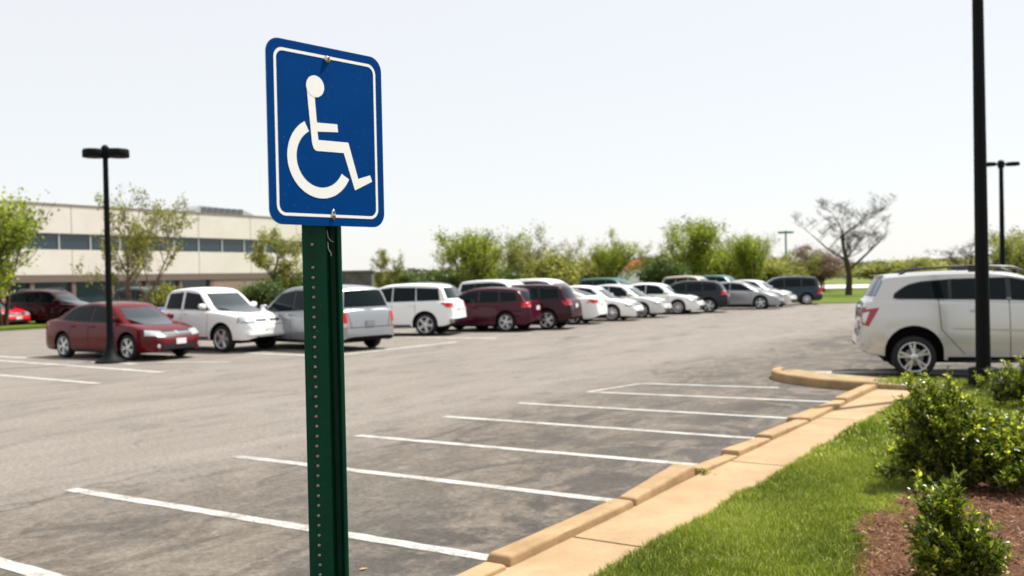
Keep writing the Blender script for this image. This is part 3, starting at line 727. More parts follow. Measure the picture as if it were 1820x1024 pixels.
def car(kind, pos, heading, color, label, wheel='five', cat='car', group=None, name='parked_car', extra=(), scale=1.0, parts=True):
    S = SPECS[kind]; pm = PAINT[color]
    root = empty(name, pos, heading, label, cat, group); root.scale = (scale,) * 3
    EX = .055 if kind in ('crossover', 'minivan') else .022
    wr, ar = S['wr'], S['ar']; az = S.get('az', wr + .02)
    top = chaikin(S['top'], 2); bot = chaikin(S['bot'], 1); plan = chaikin(S['plan'], 2); belt = S['belt']
    xs = set(round(p[0], 4) for p in top); x0, x1 = top[0][0], top[-1][0]
    for a in S['ax']:
        for k in range(0, 19):
            xs.add(round(a + ar * math.cos(math.pi * k / 18), 4))
        xs.add(round(a - ar - .012, 4)); xs.add(round(a + ar + .012, 4))
    x = x0
    while x < x1: xs.add(round(x, 4)); x += .14
    xs = sorted(v for v in xs if x0 <= v <= x1)
    xs2 = [xs[0]]
    for v in xs[1:]:
        if v - xs2[-1] > .004: xs2.append(v)
    xs = xs2
    gp = [(0.1, .90), (.22, .95), (.34, .985), (.5, 1.0), (.62, .992), (.78, .985), (.9, .965), (1.0, .94), (1.2, .90)]
    vs = []; fs = []; mi = []; K = None
    for x in xs:
        zt = lerp_at(top, x); zb = lerp_at(bot, x); w = lerp_at(plan, x)
        for a in S['ax']:
            d = abs(x - a)
            if d < ar: zb = max(zb, az + math.sqrt(ar * ar - d * d))
        zb = min(zb, zt - .03); hgt = zt - zb
        r = min(.075, hgt * .35)
        def yy(z): return w * lerp_at(gp, z / belt)
        ring = [(0, zb + .02), (w * .72, zb + .02), (yy(zb) - .012, zb)]
        for f in (0.0, .10, .22, .36, .5, .64, .78, .9, 1.0):
            z = zb + .012 + (hgt - .012 - r) * f; ring.append((yy(z), z))
        ys = yy(zt - r)
        ring.append((ys - r * .25, zt - r * .42)); ring.append((ys - r * .75, zt - r * .1)); ring.append((ys - r * 1.6, zt + .004))
        ring.append((ys * .55, zt + .022)); ring.append((0, zt + .03))
        full = [(y, z) for y, z in ring] + [(-y, z) for y, z in ring[-2:0:-1]]
        K = len(full); n0 = len(vs); vs += [(x, y, z) for y, z in full]
        if n0:
            for k in range(K):
                k2 = (k + 1) % K; fs.append((n0 - K + k, n0 + k, n0 + k2, n0 - K + k2)); mi.append(1 if k < 2 or k >= K - 2 else 0)
    fs.append(tuple(range(K))); mi.append(0); fs.append(tuple(len(vs) - K + k for k in range(K))[::-1]); mi.append(0)
    nb = len(vs)
    # cabin
    cab = chaikin(S['cab'], 2); wb0, wt0 = S['cw']; zmax = max(p[1] for p in cab); cvs = []; cfs = []
    cxs = []
    for a, b in zip(cab, cab[1:]):
        nseg = max(1, int(math.hypot(b[0] - a[0], b[1] - a[1]) / .09))
        for k in range(nseg): cxs.append((a[0] + (b[0] - a[0]) * k / nseg, a[1] + (b[1] - a[1]) * k / nseg))
    cxs.append(cab[-1]); xc0, xc1 = cxs[0][0], cxs[-1][0]; xm = (xc0 + xc1) / 2
    for (x, zt) in cxs:
        u = (x - xm) / (xc1 - xm); nar = 1 - .07 * abs(u) ** 3
        zb = lerp_at(top, x) - .06; zt = max(zt, zb + .02)
        def cy(z): return (wb0 + (wt0 - wb0) * max(0, (z - belt) / (zmax - belt)) ** 1.15) * nar
        r = min(.085, (zt - zb) * .45); ring = []
        for f in (0, .25, .5, .75, 1): z = zb + (zt - r - zb) * f; ring.append((cy(z), z))
        ys = cy(zt - r); ring += [(ys - r * .22, zt - r * .40), (ys - r * .75, zt - r * .09), (ys - r * 1.5, zt), (ys * .5, zt + .018), (0, zt + .024)]
        full = ring + [(-y, z) for y, z in ring[-2::-1]]
        k2 = len(full); n0 = len(cvs)
        for y, z in full:
            sx = 1 if x > xm else -1
            cvs.append((x - .10 * (y / wb0) ** 2 * u * min(1, abs(u) * 1.3), y, z))
        if n0:
            for k in range(k2 - 1): cfs.append((n0 - k2 + k, n0 + k, n0 + k + 1, n0 - k2 + k + 1))
    bv = [Vector(v) for v in vs + cvs]; bf = fs + [tuple(i + nb for i in f) for f in cfs]
    bvh = BVHTree.FromPolygons(bv, bf)
    body = mesh_obj('body', vs + cvs, bf, [pm, M['under']], root, mi + [0] * len(cfs), smooth=38)
    def cast(axis, a, b, off):
        if axis == 'R': o, d = Vector((a, -3, b)), Vector((0, 1, 0))
        elif axis == 'L': o, d = Vector((a, 3, b)), Vector((0, -1, 0))
        elif axis == 'F': o, d = Vector((4, a, b)), Vector((-1, 0, 0))
        elif axis == 'B': o, d = Vector((-4, a, b)), Vector((1, 0, 0))
        h = bvh.ray_cast(o, d)
        if axis in 'FB':
            lim = abs(top[0 if axis == 'B' else -1][0]) - .42
            for _ in range(14):
                if h[0] is not None and abs(h[0].x) > lim or abs(b) > belt + .05: break
                o = o.copy(); o.y *= .975; o.z -= .006; h = bvh.ray_cast(o, d)
        if h[0] is None: h = bvh.find_nearest(o + d * (4 - abs(top[0][0])) if axis in 'FB' else o + d * 2)
        nn = h[1]
        if nn.dot(d) > 0: nn = -nn
        return h[0] + nn * off - d * off * .5
    def panel(mb, axis, A, B, off=.004, n=9, m=5, grow=0):
        A = resample(A, n); B = resample(B, n); pv = []
        for j in range(m):
            for i in range(n):
                t = j / (m - 1); pv.append(cast(axis, A[i][0] * (1 - t) + B[i][0] * t, A[i][1] * (1 - t) + B[i][1] * t, off))
        mb.add(pv, [(j * n + i, j * n + i + 1, (j + 1) * n + i + 1, (j + 1) * n + i) for j in range(m - 1) for i in range(n - 1)])
    def seam(mb, axis, a, b, w=.006, off=.0022):
        d = Vector((b[0] - a[0], b[1] - a[1])).normalized(); nn = (-d.y * w, d.x * w)
        panel(mb, axis, [(a[0] - nn[0], a[1] - nn[1]), (b[0] - nn[0], b[1] - nn[1])], [(a[0] + nn[0], a[1] + nn[1]), (b[0] + nn[0], b[1] + nn[1])], off, 9, 2)
    def expand(A, B, e):
        a0, a1, b0, b1 = A[0], A[-1], B[0], B[-1]
        A2 = [(p[0] + (-e if i == 0 else EX if i == len(A) - 1 else 0), p[1] - e) for i, p in enumerate(A)]
        B2 = [(p[0] + (-e * 1.2 if i == 0 else EX if i == len(B) - 1 else 0), p[1] + e) for i, p in enumerate(B)]
        return A2, B2
    for ax in 'RL':
        mb = MB()
        for (A, B) in S['win']:
            A2, B2 = expand(A, B, .022); panel(mb, ax, A2, B2, .0035, 11, 5)
        mb.build('window_trim', M['trim'], root, smooth=60)
        for (A, B) in S['win']:
            mb = MB(); panel(mb, ax, A, B, .0075, 11, 5); mb.build('side_window', M['glass'], root, smooth=60)
    zl, zh, wl, wh = S['ws']
    mb = MB(); panel(mb, 'F', [(-wl, zl - .0), (-wl * .5, zl - .03), (wl * .5, zl - .03), (wl, zl)], [(-wh, zh), (wh, zh)], .005, 13, 7); mb.build('windshield', M['windscreen'], root, smooth=60)
    zl, zh, wl, wh = S['rw']
    mb = MB(); panel(mb, 'B', [(-wl, zl), (wl, zl)], [(-wh, zh), (-wh * .9, zh + .025), (wh * .9, zh + .025), (wh, zh)], .005, 13, 7); mb.build('rear_window', M['glass'], root, smooth=60)
    mb = MB()
    for a in S['ax']:
        wy = lerp_at(plan, a) - wr * .62 - .07
        arcp = [(a + (ar + .015) * math.cos(R(t)), az + (ar + .015) * math.sin(R(t))) for t in range(-20, 201, 10)]
        mb.prism(arcp, -wy, wy, Matrix(((1, 0, 0, 0), (0, 0, 1, 0), (0, 1, 0, 0), (0, 0, 0, 1))))
    zc_ = lerp_at(bot, 0); mb.box(S['ax'][0], S['ax'][1], -.62, .62, zc_ - .05, zc_ + .06)
    mb.build('underbody', M['under'], root)
    # lamps
    z0, z1, y0, y1 = S['hl']
    for s in (1, -1):
        mb = MB(); panel(mb, 'F', [(s * y0, z0), (s * y1, z0 + .03)], [(s * y0, z1 - .02), (s * y1 * .97, z1 + .02)], .006, 9, 5); hl_ = mb.build('headlight', M['clearlamp'], root, smooth=60)
        mb = MB(); panel(mb, 'F', [(s * (y0 - .02), z0 - .02), (s * (y1 + .01), z0 + .01)], [(s * (y0 - .02), z1), (s * y1 * .98, z1 + .035)], .0035, 9, 5); mb.build('lamp_surround', M['trim'], hl_, smooth=60)
    z0, z1, y0, y1 = S['tl']
    for s in (1, -1):
        mb = MB()
        if kind == 'crossover':
            panel(mb, 'B', [(s * .60, 1.0), (s * y1, z0)], [(s * .60, 1.16), (s * y1, z1)], .006, 9, 5)
            ax_ = 'L' if s > 0 else 'R'
            panel(mb, ax_, [(-2.25, .93), (-2.15, .90)], [(-2.235, 1.19), (-1.97, 1.225)], .007, 9, 6)
        else:
            panel(mb, 'B', [(s * y0, z0), (s * y1, z0)], [(s * y0, z1), (s * y1, z1)], .006, 9, 5)
            ax_ = 'L' if s > 0 else 'R'; xr = S['top'][0][0]
            if kind not in ('minivan',): panel(mb, ax_, [(xr + .10, z0 + .02), (xr + .20, z0 + .03)], [(xr + .13, z1 - .01), (xr + .24, z1 - .01)], .006, 7, 4)
            else: panel(mb, ax_, [(xr + .055, z0 + .02), (xr + .13, z0 + .03)], [(xr + .09, z1 - .03), (xr + .16, z1 - .03)], .006, 7, 4)
        tl = mb.build('taillight', M['deepred' if kind == 'crossover' else 'redlamp'], root, smooth=60)
        if kind in ('minivan', 'suv', 'wagon', 'crossover'):
            mb = MB()
            if kind == 'crossover': panel(mb, 'L' if s > 0 else 'R', [(-2.245, .97), (-2.20, .95)], [(-2.235, 1.13), (-2.13, 1.16)], .010, 5, 4)
            else: panel(mb, 'B', [(s * (y0 + .02), z0 + .02), (s * (y1 - .03), z0 + .02)], [(s * (y0 + .02), z0 + (z1 - z0) * .3), (s * (y1 - .03), z0 + (z1 - z0) * .3)], .009, 5, 3)
            mb.build('reversing_lamp', M['clearlamp'], tl, smooth=60)
    # bumpers, grille, plates
    xr, xf = S['top'][0][0], S['top'][-1][0]; zb_f = lerp_at(bot, xf - .1)
    h0 = S['hl'][0]
    if kind != 'pickup':
        mb = MB(); panel(mb, 'F', [(-.40, h0 + .01), (.40, h0 + .01)], [(-.46, h0 + .13), (.46, h0 + .13)], .005, 11, 3); gr_ = mb.build('grille', M['trim'], root, smooth=60)
        mb = MB(); panel(mb, 'F', [(-.42, h0 + .055), (.42, h0 + .055)], [(-.43, h0 + .085), (.43, h0 + .085)], .010, 11, 2); panel(mb, 'F', [(-.045, h0 + .035), (.045, h0 + .035)], [(-.045, h0 + .115), (.045, h0 + .115)], .013, 3, 2); mb.build('grille_bar', M['chrome'], gr_, smooth=60)
    else:
        mb = MB()
        for s in (1, -1): panel(mb, 'F', [(s * .07, h0 + .03), (s * .44, h0 + .03)], [(s * .05, h0 + .10), (s * .46, h0 + .10)], .005, 9, 3)
        mb.build('grille', M['trim'], root, smooth=60)
    mb = MB(); panel(mb, 'F', [(-.50, zb_f + .06), (.50, zb_f + .06)], [(-.55, zb_f + .18), (.55, zb_f + .18)], .005, 11, 3); seam(mb, 'F', (-.72, h0 - .06), (.72, h0 - .06), .007); mb.build('lower_intake', M['trim'], root, smooth=60)
    mb = MB()
    zb_r = lerp_at(bot, xr + .1); zt0 = S['tl'][0]
    if kind in ('minivan',):
        seam(mb, 'B', (-.80, zt0 - .0), (.80, zt0 - .0), .008); seam(mb, 'B', (-.62, zt0), (-.76, 1.16), .006); seam(mb, 'B', (.62, zt0), (.76, 1.16), .006)
    else:
        seam(mb, 'B', (-.78, zt0 - .09), (.78, zt0 - .09), .008)
    for (xa, za, xb, zb2) in S['seams']:
        for ax in 'RL': seam(mb, ax, (xa, za), (xb, zb2), .005)
    mb.build('panel_gaps', M['under'], root)
    mb = MB(); zp = zt0 - .04 if kind != 'minivan' else .74
    pb = cast('B', 0, zp, .004); mb.box(pb.x - .02, pb.x - .003, -.15, .15, zp - .075, zp + .075, .004); mb.build('number_plate', M['plate'] if kind != 'minivan' else mat('dull_plate', (.22, .24, .25), .5), root)
    if color != 'nofp':
        pf = cast('F', 0, zb_f + .24, .004); mb = MB(); mb.box(pf.x + .002, pf.x + .02, -.15, .15, zb_f + .17, zb_f + .31, .004); mb.build('number_plate', M['plate'], root)
    # handles, mirrors
    for (xa, za, xb, zb2) in S['seams'][:2] if kind != 'crossover' else [(-.60, 1.15, 0, 0), (.28, 1.13, 0, 0)]:
        for ax, s in (('R', -1), ('L', 1)):
            hx = xa + .16; hz = belt - .10 if kind != 'crossover' else 1.165
            p = cast(ax, hx, hz, .0); mb = MB(); y = p.y
            mb.box(hx - .09, hx + .09, min(y + s * .004, y + s * .035), max(y + s * .004, y + s * .035), hz - .02, hz + .016, .010)
            mb.box(hx - .085, hx - .06, min(y - s * .01, y + s * .01), max(y - s * .01, y + s * .01), hz - .012, hz + .01)
            mb.build('door_handle', pm, root, smooth=40)
    wsx = S['win'][-1][0][-1][0] - .10
    for ax, s in (('R', -1), ('L', 1)):
        p = cast(ax, wsx, belt + .02, 0); mb = MB()
        mb.lathe([(.001, -.5), (.6, -.46), (.95, -.3), (1, 0), (.92, .3), (.55, .46), (.001, .5)], 14, Matrix.Translation((wsx, p.y + s * .13, belt + .10)) @ Matrix.Diagonal((.075, .12, .15, 1)))
        mb.tube([(wsx, p.y - s * .02, belt + .03), (wsx, p.y + s * .10, belt + .07)], .022, 6)
        mb.build('mirror', pm if kind != 'minivan' else M['chrome'], root, smooth=50)
    # sills
    mb = MB()
    for ax in 'RL':
        xa, xb = S['ax'][0] + ar + .06, S['ax'][1] - ar - .06; zz = lerp_at(bot, 0)
        panel(mb, ax, [(xa, zz + .015), (xb, zz + .015)], [(xa, zz + .075), (xb, zz + .075)], .006, 12, 2)
    mb.build('sill_trim', M['trim'] if kind != 'crossover' else M['under'], root)
    if kind == 'crossover':
        for ax in 'RL':
            mb = MB(); seam(mb, ax, (-.80, .86), (1.0, .80), .012, .006); mb.build('side_moulding', mat('moulding_taupe', (.42, .38, .34), .4), root)
        mb = MB()
        for s in (-1, 1):
            pr = [(-1.62, .56, 1.79), (-1.45, .575, 1.86), (-1.2, .585, 1.895), (-.4, .60, 1.925), (.2, .59, 1.89), (.42, .58, 1.80)]
            mb.tube([(x, s * y, z) for x, y, z in pr], [.016, .02, .02, .02, .02, .016], 8)
            mb.box(-.50, -.34, s * .59 - .02, s * .59 + .02, 1.80, 1.92, .01)
        mb.build('roof_rail', M['trim'], root, smooth=50)
        mb = MB(); mb.box(-2.04, -1.86, -.60, .60, 1.765, 1.79, .012); mb.build('spoiler', pm, root, smooth=50)
        mb = MB(); panel(mb, 'R', [(-2.47, .54), (-2.30, .50)], [(-2.47, .60), (-1.95, .56)], .004, 9, 3)
        mb.build('bumper_crease', pm, root, smooth=60)
        # rear window wraps on to the side, seen as a blue sliver
        for ax in 'RL':
            mb = MB(); panel(mb, ax, [(-2.11, 1.42), (-2.03, 1.42)], [(-1.965, 1.69), (-1.90, 1.69)], .006, 5, 8); mb.build('quarter_glass', mat('blue_quarter_glass', (.03, .10, .2), .05, coat=1), root, smooth=60)
    if 'rails' in extra:
        mb = MB(); zc = zmax + .05
        for s in (-1, 1):
            y = wt0 - .08; mb.tube([(-1.5, s * y, zc - .06), (-1.4, s * y, zc), (0, s * y, zc + .02), (.2, s * y, zc - .06)], .018, 6)
        mb.build('roof_rail', M['silverrail'], root, smooth=50)
    if 'rearbumper' in extra:
        mb = MB(); mb.box(xr - .07, xr + .12, -.88, .88, .42, .56, .03); mb.build('rear_bumper', M['chrome'], root, smooth=50)
    if 'foglamp' in extra:
        for s in (-1, 1):
            mb = MB(); p = cast('F', s * .60, zb_f + .14, .004); mb.lathe([(.055, 0), (.05, .012), (.001, .018)], 14, Matrix.Translation(p) @ Matrix.Rotation(R(90), 4, 'Y')); mb.build('fog_lamp', M['clearlamp'], root)
    if 'bed' in extra:
        mb = MB(); mb.box(-2.60, -1.06, -.74, .74, 1.06, 1.19, .01); mb.build('bed_cover', mat('blue_bed_cover', (.05, .10, .24), .5), root)
    # big bumper strips for pickup front
    if kind == 'pickup':
        mb = MB(); mb.box(xf - .16, xf + .06, -.80, .80, .43, .56, .045); mb.build('front_bumper', pm, root, smooth=50)
    # wheels
    ty, rm = WHEELS[wheel]; hw = wr * .31
    for a in S['ax']:
        for s in (1, -1):
            w_ = lerp_at(plan, a) * .985; t = bpy.data.objects.new('wheel', ty); link(t, root); t.location = (a, s * (w_ - hw - .02), wr)
            t.scale = (wr, wr, wr); t.rotation_euler = (0, 0, 0 if s > 0 else math.pi)
            t.rotation_euler.x = 0
            q = bpy.data.objects.new('rim', rm); link(q, t); q.rotation_euler = (0, random.uniform(0, 1.2), 0)
    return root
M['silverrail'] = mat('silver_rail', (.5, .5, .52), .3, metal=.8)

def carw(kind, s, t, heading, axle, side, color, label, **kw):
    """place a car so that one of its wheels stands at lot position (s, t)"""
    S = SPECS[kind]; sc = kw.get('scale', 1); o = Vector((S['ax'][axle] * sc, side * (S['W'] / 2 - .1) * sc, 0)); o.rotate(Matrix.Rotation(heading, 3, 'Z'))
    return car(kind, W(s, t) - o, heading, color, label, **kw)
HB = LR            # nose towards the aisle
HA = LR + math.pi  # nose away from the aisle
FG = 'vehicles parked in the row across the aisle'; BG = 'vehicles parked in the row behind'
def lotcar(kind, s, t, head, color, label, **kw):
    return car(kind, W(s, t), head, color, label, **kw)
lotcar('sedan', 10.22, -18.79, HB + R(1), 'red', 'red sedan parked behind the lamp post, nose to the right', wheel='twin', group=FG, extra=('foglamp',))
lotcar('pickup', 12.95, -18.75, HB + R(2), 'white', 'white crew cab pickup beside the red sedan, dark side windows', wheel='five', group=FG, cat='pickup', name='pickup_truck', extra=('bed',))
lotcar('minivan', 14.45, -15.95, HA - R(9), 'silver', 'silver minivan seen from behind through the green signpost, nearest rear end', wheel='hubcap', group=FG, cat='minivan', name='minivan')
carw('suv', 19.63, -16.02, R(166), 0, 1, 'white', 'white suv with chrome rear bumper, parked beyond the silver minivan', wheel='five', group=FG, cat='suv', extra=('rearbumper',))
carw('wagon', 22.17, -14.49, R(157), 0, 1, 'maroon', 'maroon hatchback wagon with red tail lights beside the white suv', wheel='twin', group=FG, scale=.98)
carw('suv', 23.6, -13.7, R(160), 0, 1, 'darkred', 'dark red suv with large bright tail light just right of the maroon wagon', wheel='twin', group=FG, cat='suv', scale=.93)
carw('fastback', 26.89, -14.48, R(158), 0, 1, 'white', 'white hatchback with its tail to the aisle, right of the dark red suv', wheel='twin', group=FG)
carw('sedan', 29.53, -14.17, R(-24), 1, -1, 'white', 'white car with nose to the aisle, second white car right of the dark red suv', wheel='hubcap', group=FG)
carw('sedan', 32.2, -14.1, R(-26), 1, -1, 'pearl', 'off white sedan nose out, between two white cars', wheel='hubcap', group=FG)
carw('sedan', 35.73, -13.94, R(-24), 1, -1, 'white', 'white sedan with nose out, immediately left of the black car', wheel='hubcap', group=FG)
carw('wagon', 37.59, -13.17, R(163), 0, 1, 'black', 'black car tail out between the white sedan and a silver car', wheel='twin', group=FG, scale=.98)
carw('fastback', 41.6, -12.01, R(-24), 1, -1, 'silver', 'silver car nose out, right of the black car', wheel='five', group=FG)
lotcar('sedan', 45.2, -13.7, HB, 'pearl', 'pale sedan nose out, half hidden behind the silver car', wheel='five', group=FG)
lotcar('minivan', 48.2, -13.1, HA + R(24), 'navy', 'dark navy minivan at the far end of the row by the grass', wheel='hubcap', group=FG, cat='minivan', name='minivan', scale=.9)
# row behind
lotcar('suv', 27.0, -21.2, HB, 'navy', 'dark blue suv in the row behind, over the bonnet of the maroon wagon', group=BG, cat='suv')
lotcar('minivan', 32.6, -21.4, HB, 'white', 'white van with long white roof in the row behind, left one', group=BG, cat='minivan', name='minivan')
lotcar('minivan', 36.2, -21.2, HB, 'white', 'white van in the row behind, right one of the two', group=BG, cat='minivan', name='minivan')
lotcar('suv', 42.5, -20.6, HB, 'green', 'green suv with white roof box in front of the white house', group=BG, cat='suv')
lotcar('suv', 51.5, -19.5, HB, 'tan', 'tan suv whose roof shows behind the black car', group=BG, cat='suv')
lotcar('suv', 55.0, -19.0, HB, 'teal', 'dark teal suv whose roof shows behind the silver car', group=BG, cat='suv')
# left far row
LG = 'cars beyond the grass strip at the left'
car('fastback', (-25.1, 45.6, 0), R(-28), 'brightred', 'bright red car at the left edge of the picture beyond the grass', group=LG)
car('suv', (-22.2, 46.2, 0), R(-12), 'darkred', 'dark red suv behind the red sedan, beyond the grass strip', group=LG, cat='suv', extra=('rails',))
car('suv', (-19.2, 50.5, 0), R(-30), 'navy', 'dark suv with roof rails behind the lamp post near the building', group=LG, cat='suv', extra=('rails',))
car('suv', (-28.5, 53, 0), R(-25), 'black', 'black suv under the green tree at the left edge', group=LG, cat='suv')
# big white car on the right
carw('crossover', 12.32, .46, R(-16), 0, -1, 'pearl_gloss', 'large pearl white suv at the right edge behind the thin black pole', wheel='twin', cat='suv', name='parked_car')

# ------------------------------------------------------------------ lamps
def lamp(pos, h, r, label, heads, rz, flare=.0, group=None, m=None, base=None):
    m = m or M['black']
    root = empty('street_lamp', pos, rz, label, 'street lamp', group)
    mb = MB(); mb.tube([(0, 0, 0), (0, 0, h * .3), (0, 0, h)], [r * 1.12, r, r * .8], 20); mb.build('pole', m, root, smooth=50)
    if base == 'flare':
        mb = MB(); mb.lathe([(.36, 0), (.36, .04), (.28, .09), (.17, .17), (r * 1.3, .42), (r * 1.1, .62)], 24); mb.build('base_cover', m, root, smooth=50)
    if base == 'drum':
        mb = MB(); mb.lathe([(.21, 0), (.21, .33), (.205, .345), (.18, .355), (r, .36)], 32); mb.build('base_cover', m, root, smooth=50)
    for (dx, rr, th) in heads:
        s = 1 if dx > 0 else -1
        mb = MB(); mb.tube([(0, 0, h - th * .5), (dx - s * rr * .8, 0, h - th * .5)], r * .5, 8); arm = mb.build('arm', m, root, smooth=50)
        mb = MB(); mb.lathe([(.001, h), (rr * .9, h), (rr * .97, h - .02), (rr, h - .05), (rr, h - th + .01), (rr * .97, h - th), (rr * .9, h - th + .015), (.001, h - th + .02)], 28, Matrix.Translation((dx, 0, 0))); mb.build('lamp_head', m, root, smooth=40)
    if heads:
        mb = MB(); mb.lathe([(r * 1.3, h - .22), (r * 1.3, h + .04), (r * .6, h + .10), (.001, h + .11)], 14); mb.build('pole_cap', m, root, smooth=40)
    return root
LP = 'lamp posts of the parking lot'
lamp(W(8.87, -17.33), 5.22, .075, 'black lamp post with two round flat heads in front of the red sedan', [(-.27, .26, .20), (.29, .27, .20)], R(8), group=LP, base='flare')
lamp((39.0 * .515, 39, 0), 6.15, .10, 'black twin lamp post at the right edge, rising behind the large white suv', [(-.48, .26, .14), (.48, .26, .14)], R(0), group=LP)
lamp((34.0, 118, 0), 6.8, .13, 'distant lamp post with two flat heads above the trees', [(-.55, .42, .25), (.55, .42, .25)], R(0), group=LP, m=mat('lamp_teal', (.03, .12, .09), .5))
lamp(W(10.49, 1.76, .04), 6.15, .095, 'thick black lamp post on the grass beside the shrubs, cut by the top edge', [], R(0), group=LP, base='drum')
root = empty('bollard_light', W(9.0, 2.15, .1), 0, 'short black bollard light with a domed cap, beside the thick pole', 'bollard light')
mb = MB(); mb.lathe([(.09, 0), (.09, .10), (.085, .12)], 20); mb.build('post', M['black'], root, smooth=40)
mb = MB(); mb.lathe([(.085, .12), (.125, .13), (.130, .16), (.128, .22), (.115, .25), (.07, .27), (.001, .275)], 24); mb.build('cap', M['black'], root, smooth=40)

# ------------------------------------------------------------------ building
def building():
    s0, t0 = 30.0, -71.5
    root = empty('office_building', W(s0, t0), LR + R(3), 'long two storey pale building with two strip window bands and a flat roof', 'building')
    cream = mat('cream_panel', (.68, .635, .57), .8, noise=(.35, (.61, .565, .50))); brown = mat('brown_brick', (.25, .14, .095), .85, noise=(3, (.2, .11, .075)))
    darkg = mat('dark_glazing', (.015, .035, .05), .15, coat=.5); mull = mat('mullion', (.4, .42, .42), .5); fasc = mat('brown_fascia', (.15, .11, .085), .7); coping = mat('coping', (.22, .19, .16), .6)
    # local: x = depth towards viewer is +x (t), y = along (s); face plane x = 0
    Lg = 47; y0 = -22
    mb = MB(); mb.box(-24, -.35, y0 + .05, Lg - .05, 0, 8.6); core = mb.build('core_wall', brown, root)
    mb = MB(); q_ = [y0 + k * 6.9 for k in range(11)]
    for a, b in zip(q_, q_[1:]): mb.box(-.34, 0, a + .02, min(b, Lg + .2) - .02, 6.35, 8.72, .02)
    mb.build('upper_panel_band', cream, root)
    mb = MB()
    for a, b in zip(q_, q_[1:]): mb.box(-.34, 0, a + .02, min(b, Lg + .2) - .02, 2.85, 4.98, .02)
    mb.build('lower_panel_band', cream, root)
    mb = MB(); mb.box(-24, .06, y0 - .06, Lg + .06, 8.73, 8.86); mb.build('coping', coping, root)
    mb = MB(); mb.box(-.33, .10, y0, Lg, 2.25, 2.845); mb.build('fascia', fasc, root)
    # upper windows, each of its own with its frame
    yy = y0 + .4; k = 0
    while yy < Lg - 3:
        mb = MB(); mb.box(-.33, -.20, yy + .05, yy + 2.95, 5.0, 6.33); w = mb.build('window', darkg, root)
        mb = MB(); mb.box(-.30, -.10, yy - .07, yy + .05, 4.99, 6.34); mb.build('mullion', mull, w); yy += 3.0
    yy = y0 + .6; pier = 0
    while yy < 26:
        mb = MB(); mb.box(-.33, -.28, yy, yy + 3.4, .15, 2.23); mb.build('shopfront_window', darkg, root)
        mb = MB(); mb.box(-.33, .02, yy + 3.42, yy + 3.78, 0, 2.24); mb.build('pier', fasc, root); yy += 3.8
    mb = MB(); mb.box(-.33, .03, 28, 36, 0, 2.24); mb.build('brick_pier', mat('tan_brick', (.28, .20, .155), .85, noise=(2, (.23, .165, .13))), root)
    # rooftop unit
    for y in (32.0,):
        r2 = empty('rooftop_unit', W(s0 + y, t0 - 7, 8.86), LR, 'grey slanted air handling unit on the flat roof of the pale building', 'rooftop unit')
        mb = MB(); P_ = [(-3.2, 0), (5.0, 0), (4.6, .45), (3.4, .8), (-2.4, 1.05), (-3.0, .6)]
        Mx = Matrix(((0, 0, 1, 0), (1, 0, 0, 0), (0, 1, 0, 0), (0, 0, 0, 1)))
        mb.prism(P_, -1.8, 1.8, Mx); mb.build('housing', mat('unit_grey', (.42, .43, .42), .5, metal=.3), r2)
        mb = MB()
        for q in range(7): mb.box(1.81, 1.88, -2.2 + q * .8, -1.6 + q * .8, .2, .9)
        mb.build('louvre', mat('louvre_dark', (.1, .11, .12), .6), r2)
building()
# dark enclosure behind the minivan
root = empty('enclosure', (-9.7, 58, 0), R(5), 'dark weathered flat topped enclosure behind the silver minivan', 'enclosure')
mb = MB(); mb.box(-1.25, 1.25, -1.5, 1.5, 0, 2.35, .03); mb.build('wall', mat('enclosure_wall', (.12, .12, .10), .9, noise=(1.6, (.045, .05, .04))), root)
mb = MB(); mb.box(-1.33, 1.33, -1.6, 1.6, 2.355, 2.47, .02); mb.build('roof', mat('enclosure_roof', (.14, .14, .12), .8), root)
# white house with a red roof
root = empty('house', (20.5, 142, 0), R(20), 'white house with a red roof seen between trees over the parked cars', 'house')
mb = MB(); mb.box(-5.5, 5.5, -4, 4, 0, 2.6); mb.build('wall', mat('house_white', (.75, .75, .75), .8), root)
mb = MB(); mb.prism([(-6, 2.6), (6, 2.6), (3.6, 4.0), (-3.6, 4.0)], -4.5, 4.5, Matrix.Rotation(R(90), 4, 'X')); mb.build('roof', mat('house_red_roof', (.42, .07, .05), .8, noise=(2, (.34, .055, .04))), root)
for wx in (-3.2, 0, 3.2): mb = MB(); mb.box(wx - .6, wx + .6, -4.06, -4.003, .9, 2.0); mb.build('window', M['glass'], root)

